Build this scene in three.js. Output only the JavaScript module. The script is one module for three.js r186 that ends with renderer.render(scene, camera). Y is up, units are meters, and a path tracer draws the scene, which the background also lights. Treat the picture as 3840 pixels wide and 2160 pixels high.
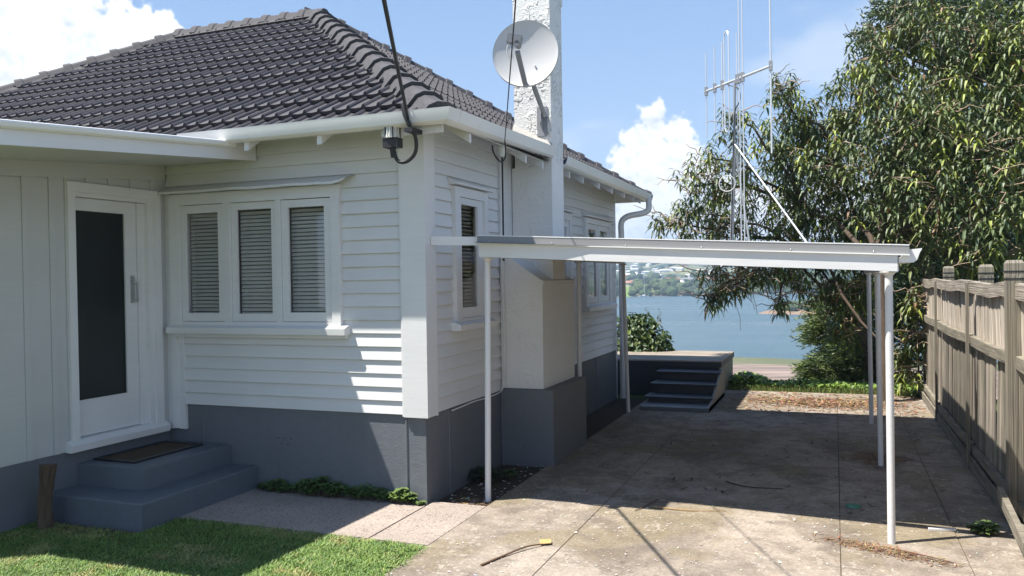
import * as THREE from 'three';
import { mergeGeometries, toCreasedNormals } from 'three/addons/utils/BufferGeometryUtils.js';

// ---------------------------------------------------------------- camera, sky, sun, exposure
const scene = new THREE.Scene();
const camera = new THREE.PerspectiveCamera(38.29, 16 / 9, 0.05, 9000);
{
  const yaw = 0.3711, pitch = -0.0111, roll = -0.016;
  const fw = new THREE.Vector3(-Math.sin(yaw) * Math.cos(pitch), Math.sin(pitch), -Math.cos(yaw) * Math.cos(pitch));
  const rt = new THREE.Vector3(Math.cos(yaw), 0, -Math.sin(yaw)), up = new THREE.Vector3().crossVectors(rt, fw);
  const r2 = rt.clone().multiplyScalar(Math.cos(roll)).addScaledVector(up, Math.sin(roll));
  const u2 = up.clone().multiplyScalar(Math.cos(roll)).addScaledVector(rt, -Math.sin(roll));
  camera.position.set(4.1751, 2.4578, 8.101);
  camera.quaternion.setFromRotationMatrix(new THREE.Matrix4().makeBasis(r2, u2, fw.clone().negate()));
}
const renderer = new THREE.WebGLRenderer({ antialias: true });
renderer.toneMapping = THREE.LinearToneMapping;
renderer.toneMappingExposure = 2.0;
renderer.shadowMap.enabled = true;
renderer.shadowMap.type = THREE.PCFSoftShadowMap;

const sunDir = new THREE.Vector3(-0.44, 1, 0.285).normalize();
const sun = new THREE.DirectionalLight(new THREE.Color(1.0, 0.95, 0.87), 5.0);
sun.position.copy(sunDir).multiplyScalar(60);
sun.castShadow = true;
sun.shadow.mapSize.set(4096, 4096);
Object.assign(sun.shadow.camera, { left: -25, right: 25, top: 25, bottom: -25, near: 1, far: 160 });
scene.add(sun, sun.target);

// seeded randomness and noise
function rng(seed) { let a = seed >>> 0; return () => { a = (a + 0x6d2b79f5) >>> 0; let t = Math.imul(a ^ (a >>> 15), 1 | a); t = (t + Math.imul(t ^ (t >>> 7), 61 | t)) ^ t; return ((t ^ (t >>> 14)) >>> 0) / 4294967296; }; }
const R0 = rng(7), rr = (a, b, r = R0) => a + (b - a) * r();
const hash = (x, y, s) => { let h = Math.imul(x | 0, 374761393) ^ Math.imul(y | 0, 668265263) ^ Math.imul(s | 0, 974634537); h = Math.imul(h ^ (h >>> 13), 1274126177); return ((h ^ (h >>> 16)) >>> 0) / 4294967296; };
function vn(x, y, p, s) {           // value noise, repeating every p cells (p = 0: never)
  const xi = Math.floor(x), yi = Math.floor(y), fx = x - xi, fy = y - yi, u = fx * fx * (3 - 2 * fx), v = fy * fy * (3 - 2 * fy);
  const m = (n) => (p ? ((n % p) + p) % p : n), x0 = m(xi), x1 = m(xi + 1), y0 = m(yi), y1 = m(yi + 1);
  const a = hash(x0, y0, s), b = hash(x1, y0, s), c = hash(x0, y1, s), d = hash(x1, y1, s);
  return a + (b - a) * u + (c - a) * v + (a - b - c + d) * u * v;
}
function fbm(x, y, p, oct, s) { let t = 0, a = 0.5, n = 0; for (let i = 0; i < oct; i++) { t += a * vn(x, y, p, s + i * 17); n += a; a *= 0.5; x *= 2; y *= 2; p *= 2; } return t / n; }
const sstep = (a, b, x) => { const t = Math.min(1, Math.max(0, (x - a) / (b - a))); return t * t * (3 - 2 * t); };

// the sky: clear blue paling towards the horizon, scattered fair-weather cumulus and thin streaks all round
{
  const W = 4096, H = 2048, data = new Float32Array(W * H * 4), DEG = 180 / Math.PI;
  // cumulus groups as [azimuth, elevation, radius] in degrees
  const heaps = [
    [-11.26, 10.55, 1.1], [-12.08, 9.28, 1.37], [-9.95, 9.71, 1.04], [-9.05, 8.22, 0.82], [-12.65, 7.18, 1.79], [-10.51, 7.1, 2.2], [-8.95, 6.25, 1.65], [-13.74, 5.88, 1.65], [-15.37, 5.25, 1.24], [-11.61, 4.47, 3.0], [-6.5, 4.2, 2.2], [-3, 3.6, 2.4], [0.5, 4.5, 2.4], [4, 4, 2.5], [-7.5, 2.8, 3],
    [-53, 13.9, 5.2], [-48.6, 15.3, 2.8], [-45.7, 15.1, 2.0], [-43.9, 15.6, 1.2], [-53, 10.6, 3.6], [-49.9, 12.8, 2.8], [-58, 12, 6],
  ];
  const rh = rng(91);
  for (let i = 0; i < 26; i++) { const a = 20 + i * 11.2 + rh() * 6, e = 4 + rh() * 12; for (let k = 0; k < 7; k++) heaps.push([a + (rh() - 0.5) * 9, e + (rh() - 0.4) * 3.2, 1 + rh() * 2.2]); }
  for (const h of heaps) h[0] = ((h[0] + 540) % 360) - 180;
  for (let j = 0; j < H; j++) {
    const el = ((j + 0.5) / H - 0.5) * 180;
    const e = Math.max(0, el), t = Math.exp(-e / 26), hz = Math.exp(-e / 5);
    const base = [0.045 + 0.245 * t + 0.16 * hz, 0.11 + 0.313 * t + 0.093 * hz, 0.277 + 0.323 * t].map((x) => x);
    const near = el > -1 && el < 34 ? heaps.filter((h) => Math.abs(h[1] - el) < h[2] * 1.6 + 0.5) : [];
    for (let i = 0; i < W; i++) {
      const o = (j * W + i) * 4;
      let r = base[0], g = base[1], b = base[2];
      if (el > -0.5) {
        const az = ((i + 0.5) / W) * 360 - 180;                      // atan2(z, x)
        const azn = ((az + 90 + 540) % 360) - 180;                   // measured from -z towards +x
        // thin high streaks
        if (el < 75) {
          const w = fbm((azn + 180) / 9, el / 3.2, 40, 4, 5) * fbm((azn + 180) / 22.5, el / 9 + 7, 16, 3, 9);
          const s = sstep(0.3, 0.52, w) * 0.42;
          r += (0.48 - r) * s; g += (0.51 - g) * s; b += (0.55 - b) * s;
        }
        if (near.length) {
          let d = -9, body = 0;
          for (const h of near) {
            let da = Math.abs(azn - h[0]); if (da > 180) da = 360 - da;
            if (da > h[2] * 1.7) continue;
            const q = 1 - Math.hypot(da * Math.cos(el / DEG), el - h[1]) / h[2];
            if (q > d) { d = q; body = (el - h[1]) / h[2]; }
          }
          if (d > -0.7) {
            const X = (azn + 180) / 1.7, Y = el / 1.5;
            const b1 = 1 - Math.abs(2 * fbm(X, Y, 212, 3, 31) - 1), b2 = 1 - Math.abs(2 * fbm(X * 2.7 + 5, Y * 2.7, 0, 3, 47) - 1), n2 = fbm(X * 6 + 3, Y * 6, 0, 4, 77) - 0.5, n = b1 * 0.62 + b2 * 0.38 - 0.72;
            const c = sstep(-0.02, 0.16 + 0.25 * hash(3, Math.round(azn / 6), 4), d + n * 1.25 + n2 * 0.62 + 0.1);
            if (c > 0) {
              const m = 0.5 + 0.5 * Math.min(1, Math.max(-1, body)), lit = Math.min(1, Math.max(0, 0.5 + 0.5 * m + n * 1.5 + n2 * 0.7));
              const cr = 0.37 + 0.27 * lit, cg = 0.41 + 0.235 * lit, cb = 0.49 + 0.17 * lit;
              r += (cr - r) * c; g += (cg - g) * c; b += (cb - b) * c;
            }
          }
        }
      }
      data[o] = r; data[o + 1] = g; data[o + 2] = b; data[o + 3] = 1;
    }
  }
  const sky = new THREE.DataTexture(data, W, H, THREE.RGBAFormat, THREE.FloatType);
  sky.mapping = THREE.EquirectangularReflectionMapping; sky.magFilter = THREE.LinearFilter; sky.minFilter = THREE.LinearFilter; sky.wrapS = THREE.RepeatWrapping; sky.needsUpdate = true;
  scene.background = sky; scene.environment = sky;
}
// ---------------------------------------------------------------- helpers
const V = (x, y, z) => new THREE.Vector3(x, y, z);
const taken = new Map();
function numbered(n) { const k = taken.get(n) ?? 0; taken.set(n, k + 1); return k ? `${n}_${String(k).padStart(3, '0')}` : n; }
const bases = new WeakMap();                                         // world position of the group that a mesh belongs to
const baseOf = (o) => { while (o && !bases.has(o)) o = o.parent; return o ? bases.get(o) : V(0, 0, 0); };
function thing(name, label, category, [x, y, z] = [0, 0, 0], group) {
  const o = new THREE.Group(); o.name = numbered(name); o.position.set(x, y, z); o.userData = { label, category };
  if (group) o.userData.group = group;
  bases.set(o, V(x, y, z)); scene.add(o); return o;
}
function metreUV(g) {                                                // uv in metres from the way each triangle faces
  const p = g.attributes.position, uv = new Float32Array(p.count * 2), a = V(), b = V(), c = V();
  for (let i = 0; i < p.count; i += 3) {
    a.fromBufferAttribute(p, i); b.fromBufferAttribute(p, i + 1); c.fromBufferAttribute(p, i + 2);
    const n = b.clone().sub(a).cross(c.clone().sub(a)), ax = Math.abs(n.x), ay = Math.abs(n.y), az = Math.abs(n.z);
    [a, b, c].forEach((q, k) => { const [u, v] = ax >= ay && ax >= az ? [q.z, q.y] : ay >= az ? [q.x, q.z] : [q.x, q.y]; uv[(i + k) * 2] = u; uv[(i + k) * 2 + 1] = v; });
  }
  g.setAttribute('uv', new THREE.BufferAttribute(uv, 2)); return g;
}
function join(list) {
  const gs = (Array.isArray(list) ? list : [list]).map((g) => { const q = g.index ? g.toNonIndexed() : g; for (const k of Object.keys(q.attributes)) if (!['position', 'normal', 'uv', 'color'].includes(k)) q.deleteAttribute(k); return q; });
  for (const k of ['color', 'uv']) if (gs.some((g) => !g.attributes[k])) gs.forEach((g) => g.deleteAttribute(k));
  return gs.length === 1 ? gs[0] : mergeGeometries(gs);
}
function mesh(name, list, mat, parent, { keepUV = false, turn = 0, label } = {}) {     // geometry in world metres -> one named Mesh under parent
  let g = join(list); if (!keepUV) metreUV(g);
  if (turn) { const uv = g.attributes.uv; for (let i = 0; i < uv.count; i++) { const u = uv.getX(i); uv.setXY(i, uv.getY(i), u); } }
  const o = new THREE.Mesh(g, mat); o.name = numbered(name); o.castShadow = o.receiveShadow = true;
  if (parent) { const b = baseOf(parent); g.translate(-b.x, -b.y, -b.z); parent.add(o); } else scene.add(o);
  if (label) o.userData.label = label;
  return o;
}
function single(name, list, mat, label, category, group, opt) { const o = mesh(name, list, mat, null, opt); o.userData = { label, category }; if (group) o.userData.group = group; return o; }
function structure(name, list, mat, opt) { const o = mesh(name, list, mat, null, opt); o.userData = { kind: 'structure' }; return o; }
const box = (x0, x1, y0, y1, z0, z1) => new THREE.BoxGeometry(Math.abs(x1 - x0), Math.abs(y1 - y0), Math.abs(z1 - z0)).translate((x0 + x1) / 2, (y0 + y1) / 2, (z0 + z1) / 2);
function soup(tris) { const g = new THREE.BufferGeometry(); g.setAttribute('position', new THREE.Float32BufferAttribute(tris, 3)); g.computeVertexNormals(); return g; }
function hexa(p) {                                                   // eight corners: 0-3 one face, 4-7 the opposite one, in the same turn
  const t = [], q = (a, b, c, d) => t.push(...p[a], ...p[b], ...p[c], ...p[a], ...p[c], ...p[d]);
  q(0, 3, 2, 1); q(4, 5, 6, 7); q(0, 1, 5, 4); q(1, 2, 6, 5); q(2, 3, 7, 6); q(3, 0, 4, 7);
  const g = soup(t); let s = 0;                                      // turn all faces outwards
  const c = V(); for (const k of p) c.add(V(...k)); c.multiplyScalar(1 / 8);
  const pos = g.attributes.position, n = g.attributes.normal;
  for (let i = 0; i < pos.count; i += 3) { s += Math.sign((pos.getX(i) - c.x) * n.getX(i) + (pos.getY(i) - c.y) * n.getY(i) + (pos.getZ(i) - c.z) * n.getZ(i)); }
  if (s < 0) { const a = pos.array; for (let i = 0; i < a.length; i += 9) for (let k = 0; k < 3; k++) [a[i + 3 + k], a[i + 6 + k]] = [a[i + 6 + k], a[i + 3 + k]]; g.computeVertexNormals(); }
  return g;
}
function loft(rings, { capA = true, capB = true, closed = true } = {}) {   // rings of equal point counts joined by quads
  const t = [], n = rings[0].length, last = closed ? n : n - 1;
  for (let i = 0; i + 1 < rings.length; i++) for (let k = 0; k < last; k++) { const a = rings[i][k], b = rings[i][(k + 1) % n], c = rings[i + 1][(k + 1) % n], d = rings[i + 1][k]; t.push(...a, ...b, ...c, ...a, ...c, ...d); }
  const cap = (r, f) => { const tri = THREE.ShapeUtils.triangulateShape(flat(r), []); for (const [a, b, c] of tri) f ? t.push(...r[a], ...r[c], ...r[b]) : t.push(...r[a], ...r[b], ...r[c]); };
  const flat = (r) => { const o = V(...r[0]), nn = V(); for (let i = 1; i + 1 < r.length; i++) nn.add(V(...r[i]).sub(o).cross(V(...r[i + 1]).sub(o))); nn.normalize(); const e = Math.abs(nn.y) < 0.9 ? V(0, 1, 0) : V(1, 0, 0); const ux = e.clone().cross(nn).normalize(), uy = nn.clone().cross(ux); return r.map((q) => { const d = V(...q).sub(o); return new THREE.Vector2(d.dot(ux), d.dot(uy)); }); };
  if (closed && capA) cap(rings[0], true);
  if (closed && capB) cap(rings[rings.length - 1], false);
  return soup(t);
}
const alongX = (prof, x0, x1) => loft([prof.map(([z, y]) => [x0, y, z]), prof.map(([z, y]) => [x1, y, z])]);
const alongZ = (prof, z0, z1) => loft([prof.map(([x, y]) => [x, y, z0]), prof.map(([x, y]) => [x, y, z1])]);
function tube(points, radius, sides = 6, taper = 1) {
  const pts = points.map((q) => (Array.isArray(q) ? V(...q) : q)), rings = [];
  let ref = null;
  for (let i = 0; i < pts.length; i++) {
    const d = pts[Math.min(i + 1, pts.length - 1)].clone().sub(pts[Math.max(0, i - 1)]).normalize();
    if (!ref) ref = Math.abs(d.y) < 0.9 ? V(0, 1, 0) : V(1, 0, 0);
    const a = ref.clone().addScaledVector(d, -ref.dot(d)).normalize(), b = d.clone().cross(a); ref = a;
    const f = radius * (1 + (taper - 1) * (i / Math.max(1, pts.length - 1)));
    rings.push(Array.from({ length: sides }, (_, k) => { const t = (k / sides) * Math.PI * 2, q = pts[i].clone().addScaledVector(a, Math.cos(t) * f).addScaledVector(b, Math.sin(t) * f); return [q.x, q.y, q.z]; }));
  }
  return smooth(loft(rings), sides);
}
function smooth(g) { return toCreasedNormals(g, 1.0); }
const curve = (pts, n) => new THREE.CatmullRomCurve3(pts.map((q) => V(...q))).getPoints(n);
const rod = (a, b, r, sides = 8) => { const d = V(...b).sub(V(...a)), g = new THREE.CylinderGeometry(r, r, d.length(), sides); g.applyQuaternion(new THREE.Quaternion().setFromUnitVectors(V(0, 1, 0), d.clone().normalize())); const m = V(...a).addScaledVector(d, 0.5); return g.translate(m.x, m.y, m.z); };

// ---------------------------------------------------------------- textures and materials
const lin2s = (x) => 255 * (x <= 0.0031308 ? 12.92 * x : 1.055 * Math.pow(x, 1 / 2.4) - 0.055);
function tex(size, metres, fn, srgb = true) {                        // fn(u, v) in 0..1 -> linear colour or one value
  const d = new Uint8Array(size * size * 4);
  for (let j = 0; j < size; j++) for (let i = 0; i < size; i++) {
    const c = fn((i + 0.5) / size, (j + 0.5) / size), o = (j * size + i) * 4;
    for (let k = 0; k < 3; k++) { const x = Math.min(1, Math.max(0, Array.isArray(c) ? c[k] : c)); d[o + k] = srgb ? lin2s(x) : x * 255; }
    d[o + 3] = 255;
  }
  const t = new THREE.DataTexture(d, size, size, THREE.RGBAFormat); t.wrapS = t.wrapT = THREE.RepeatWrapping; t.magFilter = THREE.LinearFilter; t.minFilter = THREE.LinearMipmapLinearFilter; t.generateMipmaps = true;
  if (srgb) t.colorSpace = THREE.SRGBColorSpace;
  t.repeat.set(1 / metres[0], 1 / metres[1]); t.needsUpdate = true; return t;
}
const mix = (a, b, t) => a.map((x, i) => x + (b[i] - x) * t);
const std = (o) => new THREE.MeshStandardMaterial(o);
const phys = (o) => new THREE.MeshPhysicalMaterial(o);
const C = (r, g, b) => new THREE.Color().setRGB(r, g, b);

const T = {};
T.paint = tex(512, [1.7, 1.7], (u, v) => { const n = fbm(u * 6, v * 60, 6, 3, 3), m = fbm(u * 5, v * 5, 5, 4, 8); const k = 0.93 + 0.05 * n + 0.08 * (m - 0.5); return [k, k, k * 0.99]; });
T.paintB = tex(512, [0.9, 0.9], (u, v) => 0.5 + 0.5 * (fbm(u * 4, v * 48, 4, 4, 21) - 0.5) + 0.3 * (fbm(u * 24, v * 24, 24, 3, 4) - 0.5), false);
T.plinth = tex(512, [2.3, 2.3], (u, v) => { const m = fbm(u * 5, v * 5, 5, 5, 41), f = fbm(u * 60, v * 60, 60, 2, 6), st = fbm(u * 30, v * 2, 30, 3, 19); const k = 0.9 + 0.14 * (m - 0.5) + 0.09 * (f - 0.5) + 0.07 * (st - 0.5); return [k, k, k * 1.01]; });
T.plasterB = tex(1024, [1.5, 1.5], (u, v) => { const w = fbm(u * 9 + fbm(u * 14, v * 14, 14, 2, 8) * 0.5, v * 9, 9, 3, 52), n = fbm(u * 34, v * 30, 34, 3, 61), ridge = sstep(0.5, 0.6, n) * sstep(0.4, 0.58, w); return 0.2 + 0.68 * ridge + 0.2 * (fbm(u * 120, v * 120, 120, 2, 2) - 0.5); }, false);
T.concrete = tex(1024, [4.3, 4.3], (u, v) => {
  const big = fbm(u * 5, v * 5, 5, 5, 71), mid = fbm(u * 24, v * 24, 24, 4, 72), fine = fbm(u * 240, v * 240, 240, 2, 73), moss = sstep(0.5, 0.68, fbm(u * 6, v * 6, 6, 5, 75)), dark = sstep(0.53, 0.7, fbm(u * 9 + 3, v * 9, 9, 5, 79)), spot = sstep(0.64, 0.7, fbm(u * 34, v * 34, 34, 3, 70));
  let c = mix([0.5, 0.45, 0.4], [0.95, 0.89, 0.82], sstep(0.2, 0.8, 0.55 * big + 0.45 * mid));
  c = mix(c, [0.5, 0.44, 0.27], moss * 0.55); c = mix(c, [0.36, 0.32, 0.29], dark * 0.55); c = mix(c, [0.4, 0.37, 0.34], spot * 0.4);
  const lich = sstep(0.66, 0.74, fbm(u * 80, v * 80, 80, 3, 77)) * sstep(0.42, 0.58, fbm(u * 6, v * 6, 6, 3, 78)); c = mix(c, [1, 0.98, 0.94], lich * 0.6);
  const w = fbm(u * 7 + 0.5 * fbm(u * 20, v * 20, 20, 3, 66), v * 7, 7, 4, 68), crack = 1 - sstep(0.0, 0.006, Math.abs(w - 0.5)); c = mix(c, [0.22, 0.2, 0.17], crack * 0.5 * sstep(0.5, 0.6, fbm(u * 4, v * 4, 4, 2, 67)));
  return c.map((x) => x * (0.74 + 0.5 * fine));
});
T.concreteB = tex(512, [1.1, 1.1], (u, v) => 0.5 * fbm(u * 90, v * 90, 90, 3, 81) + 0.5 * fbm(u * 18, v * 18, 18, 4, 82), false);
T.path = tex(1024, [1.9, 1.9], (u, v) => {
  const a = fbm(u * 150, v * 150, 150, 2, 91), b = fbm(u * 110, v * 110, 110, 2, 92), big = fbm(u * 5, v * 5, 5, 4, 93);
  let c = mix([0.66, 0.6, 0.55], [0.95, 0.89, 0.83], a); c = mix(c, [0.42, 0.36, 0.33], sstep(0.62, 0.72, b) * 0.7);
  return c.map((x) => x * (0.84 + 0.3 * big));
});
T.tile = tex(512, [1.3, 1.3], (u, v) => { const a = fbm(u * 7, v * 7, 7, 5, 101), f = fbm(u * 120, v * 120, 120, 2, 102), l = sstep(0.74, 0.8, fbm(u * 50, v * 50, 50, 3, 103)) * 0.5; const k = 0.72 + 0.4 * (a - 0.5) + 0.3 * (f - 0.5); return [k + l * 0.4, k + l * 0.4, k + l * 0.33]; });
T.wood = tex(1024, [0.62, 2.4], (u, v) => {            // grain along v
  const w = fbm(u * 5 + 0.4 * fbm(u * 4, v * 3, 4, 3, 111), v * 1.5 * 2, 0, 2, 112), g = fbm(u * 70, v * 4, 70, 3, 113), g2 = fbm(u * 160, v * 8, 160, 2, 114), st = fbm(u * 6, v * 5, 6, 4, 115);
  const k = 0.55 + 0.42 * (g - 0.5) + 0.28 * (g2 - 0.5) + 0.35 * (st - 0.5) + 0.04 * w; const c = mix([k * 1.0, k * 0.93, k * 0.83], [k * 0.75, k * 0.78, k * 0.55], sstep(0.52, 0.74, fbm(u * 5, v * 6, 5, 4, 117)) * 0.35);
  return sstep(0.63, 0.68, fbm(u * 60, v * 2, 60, 2, 118)) > 0.5 ? c.map((x) => x * 0.6) : c;
});
T.woodB = tex(512, [0.62, 2.4], (u, v) => fbm(u * 70, v * 4, 70, 3, 113), false);
T.soil = tex(512, [1.4, 1.4], (u, v) => { const a = fbm(u * 20, v * 20, 20, 5, 121), b = fbm(u * 110, v * 110, 110, 2, 122); return mix([0.3, 0.24, 0.18], [0.8, 0.66, 0.5], 0.5 * a + 0.5 * b); });
T.turf = tex(512, [1.6, 1.6], (u, v) => { const a = fbm(u * 9, v * 9, 9, 4, 131), b = fbm(u * 100, v * 100, 100, 2, 132); return mix(mix([0.35, 0.5, 0.12], [0.75, 0.85, 0.28], b), [0.75, 0.62, 0.34], sstep(0.55, 0.75, a) * 0.6); });
T.bark = tex(512, [0.8, 0.8], (u, v) => { const a = fbm(u * 22, v * 6, 22, 4, 141); return mix([0.45, 0.36, 0.28], [1, 0.88, 0.74], a); });
T.mat = tex(256, [0.5, 0.5], (u, v) => { const a = fbm(u * 90, v * 90, 90, 2, 151), b = fbm(u * 6, v * 6, 6, 3, 152); return mix([0.25, 0.2, 0.14], [0.9, 0.74, 0.5], 0.6 * a + 0.4 * b); });
T.waves = tex(1024, [34, 9], (u, v) => 0.55 * fbm(u * 40, v * 40, 40, 4, 161) + 0.45 * fbm(u * 9, v * 14, 0, 3, 162), false);
T.slick = tex(1024, [700, 700], (u, v) => { const w = fbm(u * 5, v * 5, 5, 3, 181), a = 1 - sstep(0.0, 0.03, Math.abs(fbm(u * 3 + 0.3 * w, v * 9, 0, 3, 182) - 0.5)), b = fbm(u * 10, v * 40, 10, 4, 183); return 0.34 + 0.16 * (b - 0.5) - 0.2 * a; }, false);
T.rain = tex(256, [0.7, 0.7], (u, v) => 0.5 + 0.5 * (fbm(u * 50, v * 50, 50, 2, 171) - 0.5), false);

const M = {
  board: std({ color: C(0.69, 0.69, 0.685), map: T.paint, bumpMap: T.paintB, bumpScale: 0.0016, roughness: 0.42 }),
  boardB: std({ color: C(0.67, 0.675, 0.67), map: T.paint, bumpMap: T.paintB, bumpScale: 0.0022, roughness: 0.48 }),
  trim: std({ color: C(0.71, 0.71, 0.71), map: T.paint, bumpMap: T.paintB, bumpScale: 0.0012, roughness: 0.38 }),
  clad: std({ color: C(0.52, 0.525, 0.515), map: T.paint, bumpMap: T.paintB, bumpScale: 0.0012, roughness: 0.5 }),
  plinth: std({ color: C(0.145, 0.158, 0.173), map: T.plinth, bumpMap: T.concreteB, bumpScale: 0.004, roughness: 0.5 }),
  step: std({ color: C(0.125, 0.145, 0.17), map: T.plinth, bumpMap: T.concreteB, bumpScale: 0.006, roughness: 0.5 }),
  plaster: std({ color: C(0.78, 0.775, 0.76), map: T.paint, bumpMap: T.plasterB, bumpScale: 0.03, roughness: 0.7 }),
  plasterSoft: std({ color: C(0.77, 0.765, 0.745), map: T.paint, bumpMap: T.plasterB, bumpScale: 0.006, roughness: 0.7 }),
  gutter: std({ color: C(0.82, 0.82, 0.8), map: T.paint, roughness: 0.28 }),
  galv: std({ color: C(0.25, 0.25, 0.25), roughness: 0.5 }),
  tileA: std({ color: C(0.074, 0.071, 0.082), map: T.tile, roughness: 0.72 }),
  tileB: std({ color: C(0.065, 0.062, 0.072), map: T.tile, roughness: 0.75 }),
  tileC: std({ color: C(0.085, 0.08, 0.088), map: T.tile, roughness: 0.75 }),
  cap: std({ color: C(0.08, 0.077, 0.085), map: T.tile, bumpMap: T.concreteB, bumpScale: 0.004, roughness: 0.82 }),
  mortar: std({ color: C(0.075, 0.073, 0.082), map: T.tile, bumpMap: T.concreteB, bumpScale: 0.01, roughness: 0.8 }),
  glass: phys({ color: C(1, 1, 1), roughness: 0.02, transmission: 1, thickness: 0, ior: 1.5 }),
  glassFrost: phys({ color: C(0.5, 0.56, 0.56), roughness: 0.24, transmission: 1, thickness: 0, ior: 1.5 }),
  slat: std({ color: C(0.42, 0.43, 0.39), roughness: 0.5 }),
  room: std({ color: C(0.42, 0.4, 0.36), roughness: 0.9 }),
  steel: std({ color: C(0.5, 0.5, 0.5), roughness: 0.32, metalness: 0.8 }),
  concrete: std({ color: C(0.39, 0.355, 0.315), map: T.concrete, bumpMap: T.concreteB, bumpScale: 0.008, roughness: 0.9 }),
  path: std({ color: C(0.43, 0.39, 0.36), map: T.path, bumpMap: T.concreteB, bumpScale: 0.009, roughness: 0.92 }),
  dirt: std({ color: C(0.2, 0.16, 0.115), map: T.soil, roughness: 1 }),
  joint: std({ color: C(0.2, 0.18, 0.14), map: T.soil, roughness: 1 }),
  soil: std({ color: C(0.1, 0.085, 0.07), map: T.soil, roughness: 1 }),
  turf: std({ color: C(0.13, 0.13, 0.1), map: T.turf, roughness: 1 }),
  paling: std({ color: C(0.52, 0.48, 0.44), map: T.wood, bumpMap: T.woodB, bumpScale: 0.006, roughness: 0.85 }),
  palingB: std({ color: C(0.40, 0.38, 0.33), map: T.wood, bumpMap: T.woodB, bumpScale: 0.006, roughness: 0.85 }),
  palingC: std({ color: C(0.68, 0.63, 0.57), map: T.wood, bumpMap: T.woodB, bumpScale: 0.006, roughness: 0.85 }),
  deck: std({ color: C(0.62, 0.57, 0.52), map: T.wood, bumpMap: T.woodB, bumpScale: 0.004, roughness: 0.75 }),
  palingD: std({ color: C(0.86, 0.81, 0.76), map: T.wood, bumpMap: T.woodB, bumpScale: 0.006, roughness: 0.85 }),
  sidePaint: std({ color: C(0.27, 0.26, 0.22), map: T.plinth, roughness: 0.6 }),
  darkPaint: std({ color: C(0.04, 0.046, 0.056), map: T.plinth, roughness: 0.5 }),
  black: std({ color: C(0.018, 0.018, 0.02), roughness: 0.5 }),
  stump: std({ color: C(0.13, 0.105, 0.08), map: T.bark, bumpMap: T.bark, bumpScale: 0.03, roughness: 1 }),
  bark: std({ color: C(0.12, 0.1, 0.085), map: T.bark, bumpMap: T.bark, bumpScale: 0.02, roughness: 0.95 }),
  paleBark: std({ color: C(0.46, 0.4, 0.34), map: T.bark, roughness: 0.95 }),
  leaf: phys({ color: C(1, 1, 1), vertexColors: true, roughness: 0.5, transmission: 0.22, thickness: 0, side: THREE.DoubleSide }),
  blade: phys({ color: C(1, 1, 1), vertexColors: true, roughness: 0.6, transmission: 0.25, thickness: 0, side: THREE.DoubleSide }),
  dish: std({ color: C(0.56, 0.56, 0.56), roughness: 0.45 }),
  dishArm: std({ color: C(0.26, 0.27, 0.29), roughness: 0.45 }),
  lnb: std({ color: C(0.15, 0.16, 0.18), roughness: 0.45 }),
  alu: std({ color: C(0.72, 0.73, 0.74), roughness: 0.35, metalness: 0.5 }),
  mast: std({ color: C(0.3, 0.31, 0.33), roughness: 0.5, metalness: 0.4 }),
  ceramic: std({ color: C(0.6, 0.6, 0.56), roughness: 0.7 }),
  lead: std({ color: C(0.48, 0.46, 0.42), map: T.plinth, bumpMap: T.concreteB, bumpScale: 0.01, roughness: 0.8 }),
};
// ---------------------------------------------------------------- ground, driveway, path
const WATER = -14.5;
function groundY(x, z) {
  let y = -0.06;
  if (z < -11.4) { const d = -11.4 - z; y -= 13.4 * (1 - Math.exp(-d / 13)) + Math.max(0, d - 75) * 0.0165; }
  return y;
}
{
  const xs = [], zs = [];
  for (let x = -420; x <= 420; x += Math.abs(x) < 24 ? 1.5 : 18) xs.push(x);
  for (let z = 60; z > -230; z -= z > -100 ? 1.5 : 6) zs.push(z);
  const t = [];
  const P = (x, z) => [x, groundY(x, z) + (z < -14 ? 0.5 * (fbm(x * 0.08, z * 0.08, 0, 3, 5) - 0.5) : 0), z];
  for (let i = 0; i + 1 < xs.length; i++) for (let j = 0; j + 1 < zs.length; j++) { const a = P(xs[i], zs[j]), b = P(xs[i + 1], zs[j]), c = P(xs[i + 1], zs[j + 1]), d = P(xs[i], zs[j + 1]); t.push(...a, ...b, ...c, ...a, ...c, ...d); }
  const g = soup(t), p = g.attributes.position, col = new Float32Array(p.count * 3);
  for (let i = 0; i < p.count; i++) {
    const x = p.getX(i), y = p.getY(i), z = p.getZ(i), n = fbm(x * 0.12 + 9, z * 0.12, 0, 4, 33), m = fbm(x * 0.5, z * 0.5, 0, 3, 35);
    let c = mix([1, 1, 1], [0.8, 0.9, 0.6], n);
    col.set(c, i * 3);
  }
  g.setAttribute('color', new THREE.BufferAttribute(col, 3));
  const m = M.turf.clone(); m.vertexColors = true;
  structure('ground', g, m);
}
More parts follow.
